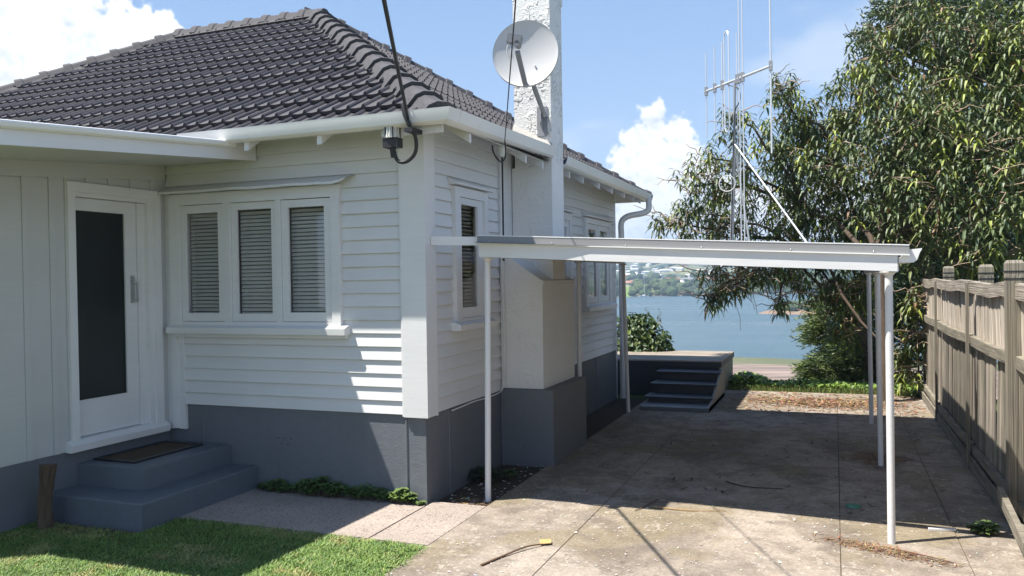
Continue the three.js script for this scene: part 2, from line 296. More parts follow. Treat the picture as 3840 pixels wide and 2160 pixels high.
{
  const slab = (x0, x1, z0, z1, y = 0) => box(x0, x1, y - 0.12, y, z0, z1);
  const drive = structure('driveway', box(0.66, 5.72, -0.2, -0.008, -10.1, 9), M.joint);
  const cols = [[0.64, 1.817], [1.825, 4.193], [4.202, 5.2], [5.21, 5.72]], rows = [[9, 4.2], [4.192, -0.88], [-0.886, -5.4], [-5.407, -10.12]];
  cols.forEach(([a, b], i) => rows.forEach(([f, e], j) => mesh('concrete_slab', slab(a, b, e, f, i === 3 ? -0.004 : 0.002 * ((i + j) % 2)), M.concrete, drive)));
  const path = structure('footpath', box(-2.3, 0.63, -0.16, -0.03, 0.02, 1.24), M.soil);
  mesh('paving_slab', box(-2.32, -0.005, -0.1, 0.006, 0.0, 1.26), M.path, path); mesh('paving_slab', box(0.012, 0.635, -0.1, 0.004, -0.12, 1.26), M.path, path);
  structure('garden_bed', [box(-0.02, 0.64, -0.3, -0.035, -8.6, -0.12)], M.soil);
  structure('lawn', [box(-9, 0.63, -0.2, -0.025, 1.26, 9), box(-9, -2.3, -0.2, -0.026, -2, 1.26)], M.turf);
}

structure('bare_soil', loft([0, 1].map((k) => Array.from({ length: 26 }, (_, i) => { const a = (i / 26) * Math.PI * 2, w = 0.8 + 0.45 * hash(i, 3, 5); return [-2.75 + Math.cos(a) * 0.95 * w * (k ? 0.97 : 1), k ? -0.019 : -0.06, 1.86 - Math.sin(a) * 0.26 * w]; }))), M.dirt);
// tidal flat between the bank and the water
{
  const t = [], P = (x, z) => [x, groundY(x, z) + 0.3 + 0.25 * (fbm(x * 0.1, z * 0.1, 0, 3, 15) - 0.5), z];
  for (let x = -140; x < 140; x += 3.5) for (let z = -70; z > -168; z -= 2) { const a = P(x, z), b = P(x + 3.5, z), c = P(x + 3.5, z - 2), d = P(x, z - 2); t.push(...a, ...b, ...c, ...a, ...c, ...d); }
  const g = soup(t), p = g.attributes.position, col = new Float32Array(p.count * 3);
  for (let i = 0; i < p.count; i++) { const x = p.getX(i), z = p.getZ(i), n = fbm(x * 0.05, z * 0.16, 0, 4, 33), m = fbm(x * 0.3, z * 0.5, 0, 3, 35), reed = sstep(-149, -153, z + 10 * (n - 0.5)); col.set(mix(mix([0.1, 0.075, 0.06], [0.3, 0.225, 0.185], sstep(0.25, 0.75, 0.5 * m + 0.5 * n)), [0.09, 0.11, 0.045], reed * 0.85), i * 3); }
  g.setAttribute('color', new THREE.BufferAttribute(col, 3)); structure('mudflat', g, std({ vertexColors: true, roughness: 0.95 }));
}
// ---------------------------------------------------------------- the house
const house = thing('house', 'white weatherboard house with dark tiled hip roof and grey painted base', 'house');
const YB = 0.97, CV = 0.15, WX = -3.62;                              // foot of the boards, their cover, the door wall
{
  const pl = mesh('foundation', [box(-3.6, -0.03, -0.4, 0.975, -0.2, -0.03), box(-0.2, -0.03, -0.4, 0.975, -8.55, -0.2), box(WX - 0.2, WX + 0.0, -0.4, 0.66, -0.03, 3.3), box(-9, WX - 0.2, -0.4, 0.66, 3.1, 3.28)], M.plinth, house);
  for (const [x, r] of [[-0.27, 0.016], [-2.02, 0.007], [-3.1, 0.006]]) mesh('cover_strip', rod([x, -0.05, -0.03], [x, 0.95, -0.03], r), M.plinth, pl);
  for (const z of [-0.62, -1.75, -5.2, -7.0]) mesh('cover_strip', rod([-0.03, -0.05, z], [-0.03, 0.95, z], 0.007), M.plinth, pl);
  for (const [x, y] of [[-1.99, 0.62], [-1.9, 0.617], [-1.81, 0.615], [-1.945, 0.555], [-1.855, 0.55]]) mesh('vent_hole', new THREE.CylinderGeometry(0.009, 0.009, 0.006, 10).rotateX(Math.PI / 2).translate(x, y, -0.029), M.black, pl);
}
// walls: a backing with openings, and each weatherboard its own piece
const rb = rng(17);
function boardX(wall, k, x0, x1) {                                   // on the wall that faces +z
  const y = YB + CV * k + rr(-0.002, 0.002, rb), o = rr(-0.002, 0.002, rb), t = 0.027;
  mesh('weatherboard', alongX([[-0.032, y + 0.014], [o - 0.011, y + 0.014], [o - 0.011, y], [o + 0.001, y], [o + 0.003, y + 0.004], [o + 0.003 - t, y + CV + 0.004], [-0.032, y + CV + 0.004]], x0, x1), rb() < 0.5 ? M.board : M.boardB, wall);
}
function boardZ(wall, k, z0, z1) {                                   // on the wall that faces +x
  const y = YB + CV * k + rr(-0.002, 0.002, rb) - 0.004 * (-z0 / 8), o = rr(-0.002, 0.002, rb), t = 0.027;
  mesh('weatherboard', alongZ([[-0.032, y + 0.014], [o - 0.011, y + 0.014], [o - 0.011, y], [o + 0.001, y], [o + 0.003, y + 0.004], [o + 0.003 - t, y + CV + 0.004], [-0.032, y + CV + 0.004]].reverse(), z0, z1), rb() < 0.5 ? M.board : M.boardB, wall);
}
{
  const w = mesh('wall', [box(-3.6, -3.34, 0.975, 4.375, -0.13, -0.03), box(-1.16, -0.03, 0.975, 4.375, -0.13, -0.03), box(-3.34, -1.16, 0.975, 1.99, -0.13, -0.03), box(-3.34, -1.16, 3.43, 4.375, -0.13, -0.03)], M.board, house);
  for (let k = 0; k < 6; k++) { if (k === 1 || k === 4) { const c = k === 1 ? -2.0 : -0.96; boardX(w, k, -3.34, c); boardX(w, k, c, -0.29); } else boardX(w, k, -3.34, -0.29); }
  for (let k = 6; k < 17; k++) boardX(w, k, -1.06, -0.29);
  boardX(w, 17, -3.52, -0.29);
  for (let k = 18; k < 22; k++) boardX(w, k, -3.6, -0.29);
  const s = mesh('wall', [box(-0.13, -0.03, 0.975, 4.375, -0.86, -0.13), box(-0.13, -0.03, 0.975, 4.375, -6.2, -1.62), box(-0.13, -0.03, 0.975, 4.375, -8.55, -8.0), box(-0.13, -0.03, 0.975, 2.0, -1.62, -0.86), box(-0.13, -0.03, 3.45, 4.375, -1.62, -0.86), box(-0.13, -0.03, 0.975, 2.0, -8.0, -6.2), box(-0.13, -0.03, 3.45, 4.375, -8.0, -6.2)], M.board, house);
  for (let k = 0; k < 22; k++) {
    const mid = k >= 7 && k < 17;
    for (const [a, b] of mid ? [[-0.25, -0.78], [-1.7, -2.24]] : [[-0.25, -2.24]]) boardZ(s, k, a, b);
    for (const [a, b] of mid ? [[-3.6, -4.35], [-5.38, -6.18], [-8.02, -8.53]] : [[-3.6, -8.53]]) boardZ(s, k, a, b);
  }
  // corner boards, scribers and the trim in the inner corner
  mesh('corner_board', box(-0.27, 0.028, 0.95, 4.37, -0.03, 0.03), M.trim, house);
  mesh('corner_board', box(-0.03, 0.026, 0.952, 4.37, -0.215, -0.031), M.trim, house);
  mesh('scriber', box(-0.292, -0.272, 0.955, 4.37, -0.03, 0.02), M.trim, house);
  mesh('scriber', box(-0.03, 0.02, 0.94, 4.37, -0.245, -0.218), M.trim, house);
  mesh('scriber', box(-3.37, -3.34, 0.66, 1.84, -0.03, 0.014), M.trim, house);
  mesh('inner_corner_trim', [box(-3.44, -3.372, 0.66, 1.85, -0.02, 0.006), box(-3.53, -3.44, 0.67, 1.85, -0.02, 0.03), box(-3.615, -3.53, 0.66, 3.6, -0.02, 0.01)], M.trim, house);
  // closed rooms behind the glass
  mesh('interior_wall', [box(-3.55, -0.14, 0.95, 1.0, -4, -0.14), box(-3.55, -0.14, 4.0, 4.05, -4, -0.14), box(-3.55, -0.14, 0.95, 4.05, -4.1, -4), box(-3.6, -3.55, 0.95, 4.05, -4.1, -0.14)], M.room, house);
  mesh('interior_wall', [box(-3, -0.14, 0.95, 1.0, -8.55, -5.6), box(-3, -0.14, 4.0, 4.05, -8.55, -5.6), box(-3, -0.14, 0.95, 4.05, -5.7, -5.6), box(-3, -0.14, 0.95, 4.05, -8.6, -8.52), box(-3.05, -3, 0.95, 4.05, -8.6, -5.6)], M.room, house);
  mesh('interior_wall', [box(-6.6, WX - 0.16, 0.6, 0.66, -0.2, 1.9), box(-6.6, WX - 0.16, 3.7, 3.76, -0.2, 1.9), box(-6.7, -6.6, 0.6, 3.76, -0.2, 1.9), box(-6.6, WX - 0.16, 0.6, 3.76, -0.3, -0.2), box(-6.6, WX - 0.16, 0.6, 3.76, 1.9, 2)], M.room, house);
  mesh('end_wall', [box(-12, -0.03, -0.4, 4.375, -8.66, -8.56)], M.board, house);
}
// windows
function sashX(win, x0, x1, y0, y1, g0, g1, h0, h1, z) {             // a sash on the front wall with its pane
  mesh('sash', [box(x0, g0, y0, y1, z - 0.035, z), box(g1, x1, y0, y1, z - 0.035, z), box(g0, g1, y0, h0, z - 0.035, z - 0.0005), box(g0, g1, h1, y1, z - 0.035, z - 0.0005)], M.trim, win);
  mesh('pane', box(g0 - 0.006, g1 + 0.006, h0 - 0.006, h1 + 0.006, z - 0.024, z - 0.02), M.glass, win);
}
function sashZ(win, z0, z1, y0, y1, g0, g1, h0, h1, x) {
  mesh('sash', [box(x - 0.035, x, y0, y1, z0, g0), box(x - 0.035, x, y0, y1, g1, z1), box(x - 0.035, x - 0.0005, y0, h0, g0, g1), box(x - 0.035, x - 0.0005, h1, y1, g0, g1)], M.trim, win);
  mesh('pane', box(x - 0.024, x - 0.02, h0 - 0.006, h1 + 0.006, g0 + 0.006, g1 - 0.006), M.glass, win);
}
{
  const w = mesh('window', [box(-3.52, -3.345, 1.95, 3.56, -0.03, 0.045), box(-1.165, -1.05, 1.95, 3.56, -0.03, 0.045), box(-3.345, -1.165, 3.425, 3.56, -0.03, 0.044), box(-2.69, -2.585, 1.98, 3.425, -0.1, 0.036), box(-1.93, -1.85, 1.98, 3.425, -0.1, 0.036), box(-3.345, -1.165, 1.95, 1.995, -0.1, 0.04)], M.trim, house);
  sashX(w, -3.34, -2.694, 2.0, 3.418, -3.265, -2.775, 2.1, 3.32, 0.026);
  sashX(w, -2.58, -1.935, 1.998, 3.42, -2.506, -2.004, 2.092, 3.335, 0.012);
  sashX(w, -1.846, -1.17, 2.0, 3.416, -1.756, -1.26, 2.105, 3.328, 0.027);
  mesh('sill', loft([[0.0, -3.52], [0.0, -0.955]].map(([, x]) => [[x, 1.852, -0.03], [x, 1.852, 0.12], [x, 1.925, 0.125], [x, 1.955, 0.04], [x, 1.958, -0.03]])), M.trim, w);
  mesh('sill_moulding', box(-3.45, -0.985, 1.81, 1.85, -0.03, 0.06), M.trim, w);
  // bent sheet hood over the window, its free edge a little wavy
  const top = [], edge = [], low = [], rw = rng(5);
  for (let i = 0; i <= 26; i++) { const f = i / 26, x = -3.6 + 2.74 * f, wv = 0.002 * Math.sin(f * 19) + rr(-0.003, 0.003, rw), e = f > 0.93 ? (f - 0.93) / 0.07 : 0; top.push([x, 3.665, -0.01]); edge.push([x - 0.05 * e, 3.588 + wv + 0.03 * e, 0.155 + wv * 1.5 - 0.03 * e]); low.push([x - 0.07 * e, 3.56 + wv * 1.3 + 0.04 * e, 0.158 + wv * 1.5 - 0.03 * e]); }
  const th = (a) => a.map(([x, y, z]) => [x, y - 0.003, z - 0.002]);
  mesh('head_flashing', [loft([low, edge, top], { closed: false }), loft([th(top), th(edge), th(low)], { closed: false })], M.trim, w);
}
{
  const w = mesh('window', [box(-0.03, 0.045, 1.95, 3.56, -0.86, -0.735), box(-0.03, 0.045, 1.95, 3.56, -1.72, -1.6), box(-0.03, 0.044, 3.445, 3.56, -1.6, -0.86), box(-0.1, 0.03, 1.95, 1.995, -1.6, -0.86)], M.trim, house);
  sashZ(w, -0.862, -1.52, 2.0, 3.44, -0.93, -1.42, 2.12, 3.36, 0.026);
  mesh('jamb', box(-0.03, 0.018, 1.99, 3.445, -1.6, -1.525), M.trim, w);
  mesh('sill', loft([-0.66, -1.8].map((z) => [[-0.03, 1.86, z], [0.12, 1.86, z], [0.125, 1.925, z], [0.04, 1.955, z], [-0.03, 1.958, z]].reverse())), M.trim, w);
  mesh('head_flashing', loft([-0.66, -1.82].map((z) => [[-0.01, 3.66, z], [0.07, 3.6, z], [0.1, 3.6, z], [0.1, 3.575, z], [-0.01, 3.575, z]].reverse())), M.trim, w);
}
{
  const w = mesh('window', [box(-0.03, 0.045, 1.95, 3.54, -6.31, -6.19), box(-0.03, 0.045, 1.95, 3.54, -8.02, -7.86), box(-0.03, 0.044, 3.44, 3.54, -7.86, -6.31), box(-0.1, 0.03, 1.95, 1.99, -7.86, -6.31), box(-0.1, 0.03, 1.99, 3.44, -7.1, -7.05)], M.trim, house);
  sashZ(w, -6.31, -7.045, 1.995, 3.436, -6.42, -6.92, 2.1, 3.34, 0.026);
  sashZ(w, -7.105, -7.86, 1.995, 3.436, -7.2, -7.7, 2.1, 3.34, 0.026);
  mesh('sill', loft([-6.1, -8.1].map((z) => [[-0.03, 1.85, z], [0.12, 1.85, z], [0.125, 1.925, z], [0.04, 1.955, z], [-0.03, 1.958, z]].reverse())), M.trim, w);
  mesh('head_flashing', loft([-6.1, -8.1].map((z) => [[-0.01, 3.64, z], [0.07, 3.58, z], [0.1, 3.58, z], [0.1, 3.555, z], [-0.01, 3.555, z]].reverse())), M.trim, w);
  const n = mesh('window', [box(-0.03, 0.045, 1.95, 3.54, -4.47, -4.35), box(-0.03, 0.045, 1.95, 3.54, -5.38, -5.24), box(-0.03, 0.044, 3.42, 3.54, -5.24, -4.47)], M.trim, house);
  mesh('sash', [box(-0.02, 0.02, 1.95, 3.42, -5.24, -5.13), box(-0.02, 0.02, 1.95, 3.42, -4.58, -4.47), box(-0.02, 0.019, 3.3, 3.42, -5.13, -4.58), box(-0.02, 0.019, 1.95, 2.1, -5.13, -4.58)], M.trim, n);
  mesh('pane', box(-0.004, 0.0, 2.1, 3.3, -5.13, -4.58), M.glass, n);
  mesh('head_flashing', loft([-4.3, -5.45].map((z) => [[-0.01, 3.64, z], [0.07, 3.58, z], [0.1, 3.58, z], [0.1, 3.555, z], [-0.01, 3.555, z]].reverse())), M.trim, n);
}
// blinds hung inside the panes: each slat its own part
function blind(label, wall, a0, a1, y0, y1, at, tilt, group) {
  const base = wall === 'x' ? [(a0 + a1) / 2, y0, at] : [at, y0, (a0 + a1) / 2], t = thing('venetian_blind', label, 'blind', base, group), w = 0.041;
  const put = (g) => (wall === 'x' ? g : g.rotateY(-Math.PI / 2));
  const L = Math.abs(a1 - a0), rl = rng(Math.round(1000 * Math.abs(a0)));
  const arch = (dy, dz) => { const s = new THREE.BoxGeometry(L, 0.0022, w, 1, 1, 1); s.rotateX(tilt + rr(-0.05, 0.05, rl)); s.rotateZ(rr(-0.002, 0.002, rl)); s.translate(0, dy, dz); return s; };
  const place = (name, g, m) => { const o = new THREE.Mesh(metreUV(join(put(g))), m); o.name = numbered(name); o.castShadow = o.receiveShadow = true; t.add(o); };
  for (let y = 0.03; y < y1 - y0 - 0.04; y += 0.0465) place('slat', arch(y, 0), M.slat);
  place('head_rail', new THREE.BoxGeometry(L, 0.04, 0.05).translate(0, y1 - y0 - 0.02, 0), M.slat);
  for (const f of [-0.3, 0.32]) place('cord', new THREE.CylinderGeometry(0.0025, 0.0025, y1 - y0, 5).translate(f * L, (y1 - y0) / 2, 0.03), M.slat);
}
blind('grey venetian blind behind the casement pane nearest the front door', 'x', -3.29, -2.75, 2.06, 3.38, -0.09, 1.05);
blind('grey venetian blind behind the middle pane of the three-light front window', 'x', -2.53, -1.98, 2.06, 3.38, -0.09, 1.05);
blind('grey venetian blind behind the front window pane nearest the house corner', 'x', -1.79, -1.22, 2.06, 3.38, -0.09, 1.05);
blind('half open venetian blind in the narrow side window above the carport plank', 'z', -0.92, -1.46, 2.06, 3.4, -0.09, 0.42);

// front door on the wall that faces +x, clad in boards and battens
{
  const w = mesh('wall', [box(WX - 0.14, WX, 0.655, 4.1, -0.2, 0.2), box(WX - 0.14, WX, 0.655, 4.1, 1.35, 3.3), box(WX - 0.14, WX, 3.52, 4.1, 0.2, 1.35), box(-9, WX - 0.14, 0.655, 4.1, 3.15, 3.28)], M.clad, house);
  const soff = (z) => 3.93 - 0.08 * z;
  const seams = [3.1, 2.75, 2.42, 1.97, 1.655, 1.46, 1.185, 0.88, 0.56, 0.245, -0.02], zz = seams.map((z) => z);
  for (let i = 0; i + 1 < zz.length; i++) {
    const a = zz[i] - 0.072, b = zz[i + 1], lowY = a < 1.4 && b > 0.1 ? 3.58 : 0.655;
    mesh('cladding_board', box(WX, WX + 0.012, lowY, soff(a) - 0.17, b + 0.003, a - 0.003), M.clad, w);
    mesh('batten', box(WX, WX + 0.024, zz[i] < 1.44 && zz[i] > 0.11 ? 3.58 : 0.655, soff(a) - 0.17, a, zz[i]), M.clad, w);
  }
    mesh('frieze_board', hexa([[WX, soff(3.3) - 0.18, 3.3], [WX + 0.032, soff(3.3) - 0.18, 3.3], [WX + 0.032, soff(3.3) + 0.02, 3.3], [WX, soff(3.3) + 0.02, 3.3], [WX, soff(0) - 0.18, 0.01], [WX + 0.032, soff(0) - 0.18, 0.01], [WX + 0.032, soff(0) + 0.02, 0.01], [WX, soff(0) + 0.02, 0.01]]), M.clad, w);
  const d = mesh('door', [box(WX - 0.1, WX - 0.055, 0.775, 3.44, 1.275, 1.345), box(WX - 0.1, WX - 0.055, 0.775, 3.44, 0.41, 0.575), box(WX - 0.1, WX - 0.0555, 0.775, 1.17, 0.575, 1.275), box(WX - 0.1, WX - 0.0555, 3.3, 3.44, 0.575, 1.275)], M.trim, house);
  mesh('pane', box(WX - 0.085, WX - 0.08, 1.16, 3.31, 0.57, 1.28), M.glassFrost, d);
  mesh('glazing_bead', [box(WX - 0.06, WX - 0.05, 1.17, 3.3, 0.575, 0.585), box(WX - 0.06, WX - 0.0505, 1.17, 1.18, 0.585, 1.275)], M.trim, d);
  mesh('lock_plate', box(WX - 0.055, WX - 0.049, 2.24, 2.57, 0.45, 0.51), M.steel, d);
  mesh('lock_cylinder', new THREE.CylinderGeometry(0.02, 0.02, 0.02, 16).rotateZ(Math.PI / 2).translate(WX - 0.042, 2.52, 0.48), M.steel, d);
  mesh('handle', [rod([WX - 0.05, 2.47, 0.46], [WX - 0.0, 2.47, 0.46], 0.008), rod([WX - 0.05, 2.27, 0.46], [WX - 0.0, 2.27, 0.46], 0.008), box(WX - 0.008, WX + 0.006, 2.25, 2.49, 0.448, 0.47)], M.steel, d);
  const f = mesh('door_frame', [box(WX, WX + 0.045, 0.76, 3.6, 1.345, 1.44), box(WX, WX + 0.045, 0.76, 3.6, 0.11, 0.22), box(WX, WX + 0.044, 3.49, 3.6, 0.22, 1.345), box(WX - 0.13, WX + 0.02, 0.76, 3.5, 0.22, 0.3), box(WX - 0.13, WX - 0.04, 0.76, 3.44, 0.3, 0.405), box(WX - 0.13, WX + 0.02, 3.445, 3.492, 0.3, 1.345), box(WX - 0.13, WX - 0.002, 0.76, 3.44, 1.347, 1.39)], M.trim, house);
  mesh('door_sill', loft([0.07, 1.5].map((z) => [[WX - 0.1, 0.645, z], [WX + 0.09, 0.645, z], [WX + 0.1, 0.72, z], [WX + 0.03, 0.765, z], [WX - 0.1, 0.77, z]].reverse())), M.trim, f);
}
// low porch roof over the door
{
  const top = (z) => 4.09 - 0.085 * z, bot = (z) => 3.905 - 0.085 * z, X = -2.2, Z1 = 3.62;
  const pr = mesh('porch_roof', hexa([[-9, top(0), 0.02], [X - 0.02, top(0), 0.02], [X - 0.02, top(Z1), Z1], [-9, top(Z1), Z1], [-9, top(0) - 0.1, 0.02], [X - 0.02, top(0) - 0.1, 0.02], [X - 0.02, top(Z1) - 0.1, Z1], [-9, top(Z1) - 0.1, Z1]]), M.galv, house);
  mesh('fascia', hexa([[X - 0.03, bot(0), 0.012], [X, bot(0), 0.012], [X, top(0) + 0.01, 0.012], [X - 0.03, top(0) + 0.01, 0.012], [X - 0.03, bot(Z1), Z1], [X, bot(Z1), Z1], [X, top(Z1) + 0.01, Z1], [X - 0.03, top(Z1) + 0.01, Z1]]), M.trim, pr);
  mesh('fascia', hexa([[-9, bot(Z1), Z1], [X, bot(Z1), Z1], [X, top(Z1), Z1], [-9, top(Z1), Z1], [-9, bot(Z1), Z1 + 0.03], [X, bot(Z1), Z1 + 0.03], [X, top(Z1), Z1 + 0.03], [-9, top(Z1), Z1 + 0.03]]), M.trim, pr);
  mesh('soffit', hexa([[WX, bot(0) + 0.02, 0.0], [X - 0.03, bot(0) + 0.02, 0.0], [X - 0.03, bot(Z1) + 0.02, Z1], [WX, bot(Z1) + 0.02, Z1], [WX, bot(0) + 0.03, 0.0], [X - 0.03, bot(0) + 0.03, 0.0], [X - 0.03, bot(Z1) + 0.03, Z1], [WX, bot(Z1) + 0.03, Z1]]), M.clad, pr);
  const gp = (z) => [[X, top(z) - 0.05], [X + 0.03, top(z) - 0.05], [X + 0.055, top(z) - 0.035], [X + 0.065, top(z) - 0.005], [X + 0.062, top(z) + 0.012], [X + 0.04, top(z) + 0.02], [X, top(z) + 0.012]].map(([x, y]) => [x, y, z]);
  mesh('gutter', loft([gp(Z1), gp(0.42)].map((r) => r)), M.gutter, pr);
}
// ---------------------------------------------------------------- main roof: tiles, hips, gutters
const EV = 0.63, RE = 0.545, EY = 4.085, PK = V(-4.24, 7.12, -4.33), RL = -7.3, EB = -9.3, EBR = -9.23;   // eave offset and height, peak, left end of the ridge, far eave
const roof = mesh('roof', [soup([
  RL, 7.12, PK.z, RE, EY, RE, PK.x, 7.12, PK.z, RL, 7.12, PK.z, -12.26, EY, RE, RE, EY, RE,
  PK.x, 7.12, PK.z, RE, EY, RE, RE, EY, EB, PK.x, 7.12, PK.z, RE, EY, EB, -12.26, EY, EB, PK.x, 7.12, PK.z, -12.26, EY, EB, RL, 7.12, PK.z, RL, 7.12, PK.z, -12.26, EY, EB, -12.26, EY, RE].map((v, i) => (i % 3 === 1 ? v - 0.02 : v)))], M.tileB, house);
{
  const GA = 0.426, TW = 0.38, LEN = GA + 0.04, rt = rng(23);
  const cut = [0, 0.36, 0.72, 0.79, 0.86, 0.93, 1], prof = (h) => (h > 0.72 && h < 1 ? 0.034 * Math.sin(((h - 0.72) / 0.28) * Math.PI) : h > 0.1 && h < 0.6 ? -0.006 : 0);
  const NS = 12, fr = (i) => (i < 6 ? cut[i] / 2 : 0.5 + cut[i - 6] / 2), hr = (i) => prof(cut[i % 6]);
  function tileTris(x0, w, jig, clampX) {                            // local: x across, y off the roof, z down the slope
    const t = [], top = [], back = [], low = [];
    for (let i = 0; i <= NS; i++) {
      const f = fr(i), h = hr(i), roll = h > 0.006 ? 1 : 0;
      const put = (z, y) => [clampX ? clampX(x0 + f * w, z) : x0 + f * w, y + jig, z];
      top.push(put(0.014 * (1 - roll), h + 0.062)); back.push(put(-LEN, h)); low.push(put(0.0, h * 0.8 + 0.008));
    }
    for (let i = 0; i < NS; i++) { t.push(...top[i], ...top[i + 1], ...back[i + 1], ...top[i], ...back[i + 1], ...back[i]); t.push(...low[i], ...low[i + 1], ...top[i + 1], ...low[i], ...top[i + 1], ...top[i]); }
    t.push(...low[0], ...top[0], ...back[0], ...low[NS], ...back[NS], ...top[NS]);
    return t;
  }
  const smoothTile = (t) => { const g = toCreasedNormals(soup(t), 0.75); return metreUV(g); };
  const shared = [0, 0.003, 0.006].map((j) => smoothTile(tileTris(0, TW, j)));
  function course(eave, across, slopeUp, normal, len, limits, each) { // walks the tiles of one slope
    const n = Math.floor(len / GA);
    for (let i = 0; i <= n; i++) {
      const s = i * GA, [a, b] = limits(s + GA * 0.5);
      for (let k = Math.floor(a / TW) - 1; k <= Math.ceil(b / TW); k++) { const x0 = k * TW; if (x0 + TW < a - 0.02 || x0 > b + 0.02) continue; each(i, k, x0, s, x0 < limits(s + LEN)[0] || x0 + TW > limits(s + LEN)[1]); }
    }
  }
  // slope over the front wall
  {
    const run = RE - PK.z, rise = PK.y - EY, L = Math.hypot(run, rise), U = V(0, rise / L, -run / L), N = V(0, run / L, rise / L), A = V(1, 0, 0);
    const lim = (s) => { const f = Math.min(1, Math.max(0, s / L)); return [-12.26 + (RL + 12.26) * f, RE + (PK.x - RE) * f]; };
    const q = new THREE.Quaternion().setFromRotationMatrix(new THREE.Matrix4().makeBasis(A, N, U.clone().negate()));
    const later = [];
    let count = 0;
    course(null, A, U, N, L, (s) => { const [a, b] = lim(s); return [Math.max(a, -10.3), b]; }, (i, k, x0, s, cut) => {
      const P = V(0, EY, RE).addScaledVector(U, s);
            const full = lim(s + LEN), edge = x0 < full[0] || x0 + TW > full[1];
      const g = edge ? smoothTile(tileTris(x0, TW, 0.002, (x, z) => { const [a, b] = lim(s - z); return Math.min(b, Math.max(a, x)); })) : shared[(i * 7 + k * 3 + 90) % 3];
      if (count >= 300) { const c = g.clone(); c.applyQuaternion(q).translate(P.x + (edge ? 0 : x0), P.y, P.z); later.push(c); return; }
      const o = new THREE.Mesh(g, [M.tileA, M.tileB, M.tileA, M.tileC][Math.floor(rt() * 4)]); o.name = numbered('roof_tile'); o.castShadow = o.receiveShadow = true;
      o.quaternion.copy(q); o.position.copy(P); if (!edge) o.position.x += x0;
      roof.add(o); count++;
    });
    if (later.length) mesh('roof_tile_field', later, M.tileA, roof, { keepUV: true }).userData.kind = 'stuff';
  }
  // slope over the side wall, seen at a glancing angle: one field
  {
    const run = RE - PK.x, rise = PK.y - EY, L = Math.hypot(run, rise), U = V(-run / L, rise / L, 0), N = V(rise / L, run / L, 0), A = V(0, 0, -1);
    const lim = (s) => { const f = Math.min(1, Math.max(0, s / L)); return [-(RE + (PK.z - RE) * f), -(EB + (PK.z - EB) * f)]; };
    const q = new THREE.Quaternion().setFromRotationMatrix(new THREE.Matrix4().makeBasis(A, N, U.clone().negate())), all = [];
    course(null, A, U, N, L, lim, (i, k, x0, s) => { if (s < 0.8 && x0 + TW > 2.68 && x0 < 3.34) return; const full = lim(s + LEN), edge = x0 < full[0] || x0 + TW > full[1]; const P = V(RE, EY, 0).addScaledVector(U, s); const g = edge ? smoothTile(tileTris(x0, TW, 0.002, (x, z) => { const [a, b] = lim(s - z); return Math.min(b, Math.max(a, x)); })) : shared[(i * 5 + k * 3 + 90) % 3].clone().translate(x0, 0, 0); all.push(g.applyQuaternion(q).translate(P.x, P.y, P.z)); });
    mesh('roof_tile_field', all, M.tileA, roof, { keepUV: true }).userData.kind = 'stuff';
  }
  // hip and ridge caps, each lapping the one below
  function caps(a, b, n, first, wide = 1) {
    const d = b.clone().sub(a), L = d.length() / n, dir = d.normalize(), side = V(0, 1, 0).cross(dir).normalize(), up = dir.clone().cross(side);
    const sec = [[-0.185, -0.06], [-0.12, 0.05], [-0.05, 0.09], [0.05, 0.09], [0.12, 0.05], [0.185, -0.06]];
    const ring = (t, s, l) => sec.map(([x, y]) => [x * s * wide, y * s + l, t]);
    const shape = toCreasedNormals(loft([ring(-0.02, 1.13, 0.022), ring(0.1, 1.1, 0.012), ring(0.12, 1.0, 0.004), ring(L + 0.06, 0.94, -0.004)]), 0.45); metreUV(shape);
    const q = new THREE.Quaternion().setFromRotationMatrix(new THREE.Matrix4().makeBasis(side, up, dir));
    for (let i = first; i < n; i++) { const o = new THREE.Mesh(shape, M.cap); o.name = numbered('ridge_cap'); o.castShadow = o.receiveShadow = true; o.quaternion.copy(q); o.position.copy(a).addScaledVector(dir, i * L).addScaledVector(up, 0.035); o.rotateZ(rr(-0.03, 0.03, rt)); roof.add(o); }
    const bed = sec.map(([x, y]) => [x * 1.3, y * 0.7 - 0.02]);
    const bp = (t) => bed.map(([x, y]) => { const p = a.clone().addScaledVector(dir, t).addScaledVector(side, x).addScaledVector(up, y); return [p.x, p.y, p.z]; });
    mesh('mortar_bed', loft([bp(0.05), bp(L * n)]), M.mortar, roof);
  }
  const P = PK.clone();
  caps(V(RE - 0.1, EY + 0.04, RE - 0.1), P, 15, 0, 1.1);
  caps(V(RL, 7.12, PK.z), P.clone().add(V(0.1, 0, 0)), 8, 0);
  caps(V(-12.2, EY + 0.03, RE - 0.06), V(RL, 7.12, PK.z), 18, 4);
  caps(V(RE - 0.06, EY + 0.03, EB + 0.06), P, 17, 0);
}
